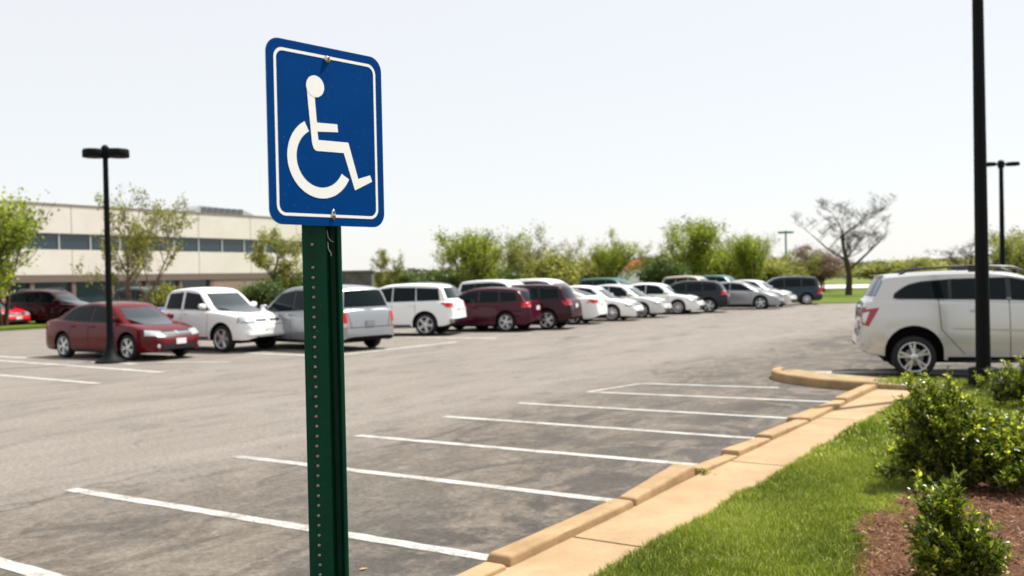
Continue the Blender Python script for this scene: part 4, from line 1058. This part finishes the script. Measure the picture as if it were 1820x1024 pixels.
# ------------------------------------------------------------------ grass strips, road, hills
def wsheet(name, pts, z, m, kind='structure'): return tag(mesh_obj(name, [(x, y, z) for x, y in pts], [tuple(range(len(pts)))], m), kind=kind)
green2 = mat('strip_grass', (.115, .15, .02), .95, spec=.1, noise=(1.5, (.07, .105, .014)))
mb = MB(); mb.prism([(-45.3, -5), (-37.6, -5), (-37.6, 22.5), (-39, 25.0), (-45.3, 25.0)], -.02, .13); tag(inlot(mb.build('grass_strip', green2)), kind='structure')
wsheet('grass_verge', [(16.8, 54.5), (60, 44), (95, 70), (30, 92), (16.5, 80)], .03, green2)
wsheet('road', [(5, 99), (140, 84), (150, 104), (5, 124)], .05, mat('pale_road', (.55, .52, .47), .9))
def hill(name, x0, x1, y, h, m, seed):
    rr = random.Random(seed); n = 40; vs = []; fs = []
    hs = [h * (.7 + .3 * math.sin(i * .37 + seed) + .12 * rr.random()) * (1 - .5 * abs(i / n - .5)) for i in range(n + 1)]
    for i in range(n + 1):
        x = x0 + (x1 - x0) * i / n
        for (dy, k) in ((-60, 0), (-30, .6), (0, 1), (60, 1), (120, 0)): vs.append((x, y + dy, -.1 + hs[i] * k))
        if i:
            for k in range(4): a = (i - 1) * 5 + k; fs.append((a, a + 5, a + 6, a + 1))
    tag(mesh_obj(name, vs, fs, m, smooth=60), kind='structure')
hm = mat('hill_woods', (.13, .14, .10), .95, spec=.1, noise=(.06, (.08, .095, .06)))
hill('hill', -350, 250, 520, 6, hm, 1); hill('hill', 60, 500, 430, 7, hm, 2)

# ------------------------------------------------------------------ trees
LEAF = {
 'fresh': leaf_mat('fresh_leaf', [(.06, .085, .012), (.16, .19, .024), (.34, .36, .06)], .55),
 'spring': leaf_mat('spring_leaf', [(.075, .08, .02), (.17, .175, .045), (.34, .32, .10)], .5),
 'dark': leaf_mat('dark_leaf', [(.025, .045, .012), (.06, .095, .02), (.12, .17, .04)], .3),
 'bud': leaf_mat('bud_leaf', [(.13, .085, .06), (.2, .13, .10), (.26, .18, .14)], .2),
}
def grow(rr, h, spread, depth, multi=1, up=.5, trunk_r=.14, nb=(3, 5), first=.25, droop=0):
    """returns tubes [(pts, radii, level)] and twig points"""
    tubes = []; twigs = []
    def rec(p, d, L, r, lv):
        n = 4; pts = [p.copy()]; rad = [r]; q = p.copy(); dd = d.copy()
        for i in range(n):
            dd = (dd + Vector((rr.gauss(0, .13), rr.gauss(0, .13), rr.gauss(0, .09) + (up * .12 if lv else 0) - droop * lv * .03))).normalized()
            q = q + dd * L / n; pts.append(q.copy()); rad.append(max(.006, r * (1 - .65 * (i + 1) / n)))
        tubes.append((pts, rad, lv))
        if lv >= depth - 1:
            for i in range(1, n + 1): twigs.append((pts[i - 1], pts[i]))
        if lv < depth:
            k = rr.randint(*nb) + (2 if lv == 0 else 0)
            for j in range(k):
                t = rr.uniform(first if lv == 0 else .2, 1.0); i = min(n - 1, int(t * n)); u = t * n - i
                bp = pts[i].lerp(pts[i + 1], u); az = rr.uniform(0, 2 * math.pi)
                side = Vector((math.cos(az), math.sin(az), 0)); nd = (dd * (.55 if lv else .5) + side * spread * (1 if lv == 0 else .8) + Vector((0, 0, up * .45))).normalized()
                rec(bp, nd, L * rr.uniform(.48, .72) * (1 if t < .6 else .85), rad[i] * .55 if lv else rad[i] * .6, lv + 1)
    for m in range(multi):
        az = rr.uniform(0, 6.28); lean = .0 if multi == 1 else rr.uniform(.15, .42)
        rec(Vector((math.cos(az) * .12 * (multi > 1), math.sin(az) * .12 * (multi > 1), 0)), Vector((math.cos(az) * lean, math.sin(az) * lean, 1)).normalized(), h * (.62 if multi == 1 else rr.uniform(.5, .68)), trunk_r * (1 if multi == 1 else .7), 0)
    return tubes, twigs

def leaf_cloud(rg, centers, size, jitter, flat=.5, tint=(.5, .22), aspect=.62, up=0):
    n = len(centers); c = centers + rg.normal(0, 1, (n, 3)) * jitter
    d = rg.normal(0, 1, (n, 3)); d[:, 2] += up; d /= np.linalg.norm(d, axis=1)[:, None]
    s = np.cross(d, rg.normal(0, 1, (n, 3))); s /= np.linalg.norm(s, axis=1)[:, None]; nn = np.cross(d, s)
    L = size * rg.uniform(.6, 1.3, n)[:, None]; w = L * aspect
    V = np.stack([c - d * L * .5, c + s * w * .5 - nn * L * .06, c + d * L * .5, c - s * w * .5 - nn * L * .06], 1).reshape(-1, 3)
    F = np.arange(n * 4).reshape(-1, 4)
    t = np.clip(rg.normal(tint[0], tint[1], n), 0, 1)
    return V, F, np.repeat(t, 4)

def tree_meshes(seed, h, spread, depth, leaf, nleaf, lsize, jit, clump=1.0, **kw):
    rr = random.Random(seed); rg = np.random.default_rng(seed)
    tubes, twigs = grow(rr, h, spread, depth, **kw)
    mb = MB()
    for pts, rad, lv in tubes: mb.tube(pts, rad, 9 if lv == 0 else 5 if lv == 1 else 3, cap=False)
    tr = mb.build('trunk', M['bark'], smooth=60); tm = tr.data; bpy.data.objects.remove(tr)
    cm = None
    if nleaf:
        A = np.array([tuple(a) for a, b in twigs]); B = np.array([tuple(b) for a, b in twigs])
        wts = rg.random(len(A)) ** clump + .05; wts /= wts.sum()
        i = rg.choice(len(A), nleaf, p=wts); u = rg.random(nleaf)[:, None]
        C = A[i] * (1 - u) + B[i] * u; C = C[C[:, 2] > .05 * h]
        V, F, t = leaf_cloud(rg, C, lsize, jit)
        # each limb's own shade of green
        t = np.clip(t + np.repeat(.25 * np.sin(C[:, 0] * 2.1) * np.cos(C[:, 2] * 2.7 + C[:, 1]), 4), 0, 1)
        cm = np_mesh('crown', V, F, LEAF[leaf], t)
    return tm, cm
def place_tree(meshes, pos, rz, sc, label, name='tree', cat='tree', group='trees around the parking lot', bark=None):
    root = empty(name, pos, rz, label, cat, group); root.scale = sc if isinstance(sc, tuple) else (sc,) * 3
    for nm, me in zip(('trunk', 'crown'), meshes):
        if me:
            o = link(bpy.data.objects.new(nm, me), root)
            if nm == 'trunk' and bark: o.material_slots[0].link = 'OBJECT'; o.material_slots[0].material = bark
    return root
T_dense = tree_meshes(11, 6.5, .75, 3, 'fresh', 10500, .15, .20, multi=4, nb=(4, 5), up=.75, trunk_r=.13, first=.06)
T_dense2 = tree_meshes(12, 6.0, .7, 3, 'fresh', 9500, .15, .20, multi=5, nb=(3, 5), up=.8, trunk_r=.12, first=.06)
T_sparse = tree_meshes(23, 7.0, .8, 3, 'spring', 5200, .16, .13, multi=3, nb=(4, 5), up=.7, trunk_r=.12)
T_sparse2 = tree_meshes(24, 6.0, .8, 3, 'spring', 4200, .16, .13, multi=1, nb=(4, 6), up=.5, trunk_r=.13)
T_spring = tree_meshes(31, 6.0, .75, 3, 'spring', 7500, .15, .20, multi=5, nb=(3, 5), up=.7, first=.06)
T_bare = tree_meshes(45, 7.6, .95, 5, None, 0, 0, 0, multi=1, nb=(4, 5), up=.45, trunk_r=.2, first=.28)
T_bush = tree_meshes(51, 2.6, .9, 3, 'dark', 9000, .14, .18, multi=7, nb=(3, 4), up=.3, trunk_r=.05)
T_bushy = tree_meshes(52, 2.6, .9, 3, 'spring', 8000, .15, .18, multi=7, nb=(3, 4), up=.3, trunk_r=.05)
T_bud = tree_meshes(61, 5.0, .9, 4, 'bud', 9000, .13, .16, multi=4, nb=(3, 4), up=.3, trunk_r=.1)

def at(u, d):      # world x, y at distance d along the photograph's column u (for laying out the far row once)
    return ((u - 910) / 1694 * d, d)
def T(m, u, d, rz, sc, label, **kw): x, y = at(u, d); return place_tree(m, (x, y, 0), rz, sc, label, **kw)
T(T_dense, 2, 44, 1.0, (1.25, 1.25, 1.27), 'dense bright green tree at the left edge in front of the pale building')
T(T_sparse, 236, 47, .3, (.80, .80, .97), 'tall thinly leaved tree in front of the pale building behind the red sedan', bark=M['barkred'])
T(T_sparse2, 482, 58, 2.0, (.98, .98, .95), 'thin leaved tree at the right end of the pale building, left of the signpost')
T(T_bush, 470, 52, 0, (1.1, 1.1, .85), 'dark green bush under the thin leaved tree left of the signpost', name='bush', cat='bush')
T(T_bush, 515, 60, 1, (1.3, 1.3, 1.0), 'dark green bush directly left of the signpost', name='bush', cat='bush')
T(T_bushy, 290, 49, 1, (.6, .6, .75), 'small yellow green bush behind the white pickup', name='bush', cat='bush')
T(T_sparse2, 694, 64, 4.2, (.55, .55, .72), 'small thinly leaved tree right of the signpost, over the white suv')
T(T_bushy, 690, 66, .4, (1.3, 1.3, .95), 'yellow green bush under the small thin tree right of the signpost', name='bush', cat='bush')
T(T_bush, 745, 66, 2.4, (1.6, 1.6, 1.0), 'low dark bush behind the white suv, left of the tall green tree', name='bush', cat='bush')
T(T_bush, 790, 62, 1.4, (1.4, 1.4, 1.0), 'low dark bush at the foot of the tall green tree, left side', name='bush', cat='bush')
T(T_dense2, 850, 60, 2.2, (.98, .98, .92), 'tall green tree with several stems behind the maroon wagon')
T(T_spring, 925, 66, .8, (.82, .82, .86), 'olive green tree just right of the tall multi stemmed tree')
T(T_bush, 905, 62, 3.4, (1.3, 1.3, 1.0), 'low dark bush behind the white vans, right of the tall green tree', name='bush', cat='bush')
T(T_bushy, 985, 62, 1.5, (1.35, 1.35, 1.3), 'bright yellow green rounded bush behind the white vans', name='bush', cat='bush')
T(T_spring, 1015, 74, 2.6, (.75, .75, .78), 'small olive tree between the yellow green bush and the next tree')
T(T_dense, 1078, 68, 3.6, (.78, .78, .86), 'green tree left of the white house with the red roof')
T(T_dense2, 1225, 72, .6, (1.1, 1.1, 1.12), 'tallest green tree in the middle distance, right of the white house')
T(T_bush, 1180, 68, 2.8, (1.5, 1.5, 1.3), 'dark bush at the left foot of the tallest green tree', name='bush', cat='bush')
T(T_dense, 1290, 76, 5.1, (.85, .85, .78), 'green tree filling the gap right of the tallest green tree')
T(T_dense2, 1340, 74, 4.0, (.85, .85, .88), 'green tree left of the distant lamp post')
T(T_spring, 1410, 82, 4.6, (.9, .9, .62), 'low olive tree behind the dark navy minivan')
T(T_bud, 1462, 84, 1.1, (1.15, 1.15, .95), 'reddish budding tree left of the bare tree')
T(T_bare, 1508, 70, 2.2, (1.3, 1.3, .95), 'leafless tree with a dark trunk on the grass left of the large white suv')
T(T_bare, 1722, 95, 3.9, (.85, .85, .72), 'smaller leafless tree behind the roof of the large white suv')
T(T_bushy, 1560, 130, .5, (4, 2, 1.2), 'low green thicket beyond the road right of the bare tree', name='bush', cat='bush')
T(T_bushy, 1640, 120, 1.5, (3.5, 2, 1.3), 'low green thicket beyond the road over the tail of the large white suv', name='bush', cat='bush')
T(T_spring, 1795, 80, .5, (1.2, 1.2, .88), 'yellow green tree at the right edge behind the twin lamp post')
T(T_spring, 1860, 84, 2.5, (1.2, 1.2, .9), 'yellow green tree cut by the right edge')
T(T_spring, 1380, 100, 2.5, (1.2, 1.2, .6), 'hazy olive tree behind the distant lamp post')
for i, (u, d, k) in enumerate([(620, 85, 1.0), (1120, 150, 1.6), (1150, 160, 2.0), (1440, 130, 1.5), (1700, 140, 1.6)]):
    T(T_bushy, u, d, i * 1.3, (k * 1.6, k * 1.6, k * .8), ['pale bush far behind right of the signpost', 'faraway bush left of the red roofed house', 'faraway bush right of the red roofed house', 'faraway bush left of the bare tree', 'faraway bush over the roof of the large white suv'][i], name='bush', cat='bush')
for i, (m_, u, d, rz, sc, lab) in enumerate([
    (T_spring, 892, 78, 3.3, (.8, .8, .72), 'olive tree behind the gap between the two tallest multi stemmed trees on the left'),
    (T_bushy, 955, 76, 2.2, (1.5, 1.5, 1.15), 'pale green bush over the roofs of the white vans'),
    (T_bushy, 1040, 72, .2, (1.3, 1.3, 1.2), 'yellow green bush at the left foot of the tree beside the white house'),
    (T_spring, 1178, 86, 1.9, (.8, .8, .8), 'thin olive tree just right of the white house'),
    (T_spring, 1305, 90, 4.9, (.9, .9, .95), 'thin olive tree showing between the two green trees right of the house'),
    (T_bushy, 1375, 78, 3.9, (1.5, 1.5, 1.1), 'olive bush at the foot of the distant lamp post'),
    (T_bud, 1430, 92, 2.9, (1.2, 1.2, .75), 'brownish budding thicket behind the navy minivan'),
    (T_sparse2, 815, 70, 5.0, (.75, .75, .8), 'thin pale tree at the left side of the tall multi stemmed tree')]):
    T(m_, u, d, rz, sc, lab)
def ring_woods():
    rg = np.random.default_rng(9); n = 60000
    x = rg.uniform(-230, 330, n); y = 240 + rg.normal(0, 14, n) + 14 * np.sin(x * .03)
    hmax = 4.2 + 1.2 * np.sin(x * .05) + .8 * np.sin(x * .21)
    z = rg.random(n) ** .8 * hmax
    V, F, t = leaf_cloud(rg, np.c_[x, y, z], 1.2, .2, tint=(.35, .2))
    me = np_mesh('distant_woods', V, F, leaf_mat('woods_leaf', [(.055, .055, .035), (.095, .09, .055), (.14, .13, .09)], .1), t)
    tag(link(bpy.data.objects.new('distant_woods', me)), 'band of distant woods along the horizon', None, None, 'stuff')
ring_woods()

# ------------------------------------------------------------------ foreground shrubs
shrub_leaf = leaf_mat('shrub_leaf', [(.008, .020, .003), (.038, .068, .006), (.18, .21, .018), (.54, .54, .08)], .36, .33, spec=.5)
def shrub(pos, rx, ry, h, nst, seed, label, lean=(0, 0), lsize=.042, extra_stems=(), zlow=.05, group='shrubs on the mulch'):
    rg = np.random.default_rng(seed); rr = random.Random(seed)
    root = empty('shrub', pos, 0, label, 'shrub', group)
    mb = MB(); C = []; D = []; TT = []
    stems = []
    for k in range(nst):
        a = rr.uniform(0, 6.283); q = math.sqrt(rr.random()); zz = rr.random()
        # shoot tip on / inside an egg-shaped irregular crown
        lump = 1 + .30 * math.sin(3 * a + seed) + .22 * math.sin(5 * a + 2.1 * seed)
        zt = zlow + (h - zlow) * (.22 + .78 * zz) * (1 - .30 * q * q) * (1 + .12 * math.sin(2 * a + seed * 1.7)) 
        rad = q * lump * (1 - .35 * max(0, zz - .6))
        tip = Vector((lean[0] * zz + math.cos(a) * rx * rad, lean[1] * zz + math.sin(a) * ry * rad, zt))
        base = Vector((math.cos(a) * rx * .22 * q, math.sin(a) * ry * .22 * q, .0)); stems.append((base, tip))
    stems += [(Vector(b), Vector(t)) for b, t in extra_stems]
    for (base, tip) in stems:
        mid = base.lerp(tip, .5) + Vector((rr.gauss(0, .03), rr.gauss(0, .03), .04 * h)); pts = []
        for i in range(9):
            t = i / 8; pts.append(base * (1 - t) ** 2 + mid * 2 * t * (1 - t) + tip * t * t)
        for i in range(1, 9): pts[i] += Vector((rr.gauss(0, .006), rr.gauss(0, .006), rr.gauss(0, .004)))
        mb.tube(pts, [.006 * (1 - .75 * i / 8) + .0008 for i in range(9)], 4, cap=False)
        L = (tip - base).length; n = int(L * 62) + 8; st = .30
        for j in range(n):
            t = st + (1 - st) * (j + rr.random()) / n; f = t * 8; i = min(7, int(f)); p = pts[i].lerp(pts[i + 1], f - i)
            ax = (pts[i + 1] - pts[i]).normalized(); ph = j * 1.57 + rr.uniform(-.4, .4)
            s1 = ax.orthogonal().normalized(); s2 = ax.cross(s1)
            out = s1 * math.cos(ph) + s2 * math.sin(ph); d = (out * rr.uniform(.55, .95) + ax * rr.uniform(.45, .9) + Vector((0, 0, .15))).normalized()
            C.append(p + out * .003); D.append(d); TT.append(min(1, max(0, rr.gauss(.46, .19) + (.42 if t > .93 else .12 if t > .85 else 0))))
            if rr.random() < .25:      # side sprig
                for w in range(5):
                    pp = p + d * (.012 + .014 * w); o2 = Vector((rr.gauss(0, 1), rr.gauss(0, 1), rr.gauss(.3, .8))).normalized()
                    C.append(pp); D.append((d + o2 * .8).normalized()); TT.append(min(1, max(0, rr.gauss(.45, .15))))
    C = np.array([tuple(c) for c in C]); D = np.array([tuple(c) for c in D]); t = np.array(TT); n = len(C)
    upv = np.tile([0, 0, 1.0], (n, 1)) + rg.normal(0, .55, (n, 3)); S = np.cross(D, upv); S /= np.linalg.norm(S, axis=1)[:, None] + 1e-9; N = np.cross(S, D)
    L = (lsize * rg.uniform(.65, 1.25, n))[:, None]; w = L * .23
    base = C; v1 = C + D * L * .35 + S * w + N * w * .45; v2 = C + D * L * .40; v3 = C + D * L * .35 - S * w + N * w * .45
    v4 = C + D * L * .72 + S * w * .85 + N * w * .30 - N * L * .04; v5 = C + D * L * .74 - N * L * .05; v6 = C + D * L * .72 - S * w * .85 + N * w * .30 - N * L * .04; v7 = C + D * L - N * L * .12
    V = np.stack([base, v1, v2, v3, v4, v5, v6, v7], 1).reshape(-1, 3); k = np.arange(n)[:, None] * 8
    F = np.concatenate([k + np.array([[0, 1, 2, 3]])[:, [0, 1, 2, 3]] for _ in (0,)] + [k + np.array([[1, 4, 5, 2]]), k + np.array([[3, 2, 5, 6]]), k + np.array([[4, 7, 6, 5]])])
    me = np_mesh('foliage', V, F, shrub_leaf, np.repeat(t, 8)); link(bpy.data.objects.new('foliage', me), root)
    mb.build('stem', mat('shrub_stem', (.14, .12, .06), .8), root, smooth=60)
    return root
shrub((2.50, 5.50, .05), .24, .22, .54, 170, 3, 'small shrub in the mulch nearest the camera, cut by the bottom edge', lsize=.038,
      extra_stems=[((0, 0, .1), (.12 * math.cos(k * 2.1) - .08, .12 * math.sin(k * 2.1), .50 + .05 * (k % 4))) for k in range(9)])
shrub((3.74, 8.05, .05), .50, .40, .80, 300, 4, 'largest shrub, upright with bright young shoots and a branch sticking out left', lean=(-.06, 0),
      extra_stems=[((-.1, 0, .1), (-.70, -.05, .10 + .03 * k)) for k in range(4)] + [((-.1, 0, .1), (-.56, .02, .20 + .06 * k)) for k in range(3)] + [((-.05, 0, .1), (-.50 + .045 * k, -.08 + .05 * (k % 4), .78 + .06 * ((k * 7) % 4))) for k in range(13)])
shrub((5.02, 8.9, .05), .50, .50, .60, 240, 5, 'shrub cut by the right edge beside the largest shrub')
shrub((4.05, 7.75, .05), .34, .30, .52, 130, 8, 'low shrub at the right foot of the largest shrub')
shrub((6.8, 12.2, .1), .58, .55, .66, 200, 6, 'shrub cut by the right edge, right of the short black bollard')
# weed at a kerb joint, fallen leaves on the asphalt
def weed():
    rg = np.random.default_rng(3); n = 70
    C = np.c_[rg.normal(0, .035, n), rg.normal(0, .05, n), rg.uniform(.0, .07, n)]
    V, F, t = leaf_cloud(rg, C, .035, .004, up=.8)
    o = link(bpy.data.objects.new('weed', np_mesh('weed', V, F, shrub_leaf, t))); o.location = W(3.04, .31, .045); o.scale = (.7, .7, .55)
    tag(o, 'little green weed growing in the gap between two kerb stones', 'weed')
weed()
lm = mat('dry_leaf', (.42, .27, .10), .7)
for k, (s_, t_, a, lab) in enumerate([(-.62, -.60, .4, 'dry tan leaf on the asphalt right of the signpost, near the bottom edge')]):
    p = [(-.045, 0), (-.03, .012), (-.012, .016), (-.006, .028), (.006, .017), (.025, .014), (.045, 0), (.025, -.015), (.005, -.018), (-.008, -.027), (-.014, -.015), (-.03, -.012)]
    vs = [(x, y, .006 + .35 * abs(y) + .12 * (x + .02) ** 2 * 8) for x, y in p] + [(x, y, .004 + .35 * abs(y) + .12 * (x + .02) ** 2 * 8) for x, y in p] + [(0, 0, .008), (0, 0, .006)]
    n_ = len(p); fs = [(i, (i + 1) % n_, 2 * n_) for i in range(n_)] + [((i + 1) % n_ + n_, i + n_, 2 * n_ + 1) for i in range(n_)] + [(i + n_, (i + 1) % n_ + n_, (i + 1) % n_, i) for i in range(n_)]
    o = mesh_obj('fallen_leaf', vs, fs, lm); o.location = W(s_, t_, .002); o.rotation_euler = (0, 0, a); o.scale = (.7,) * 3; tag(o, lab, 'leaf')
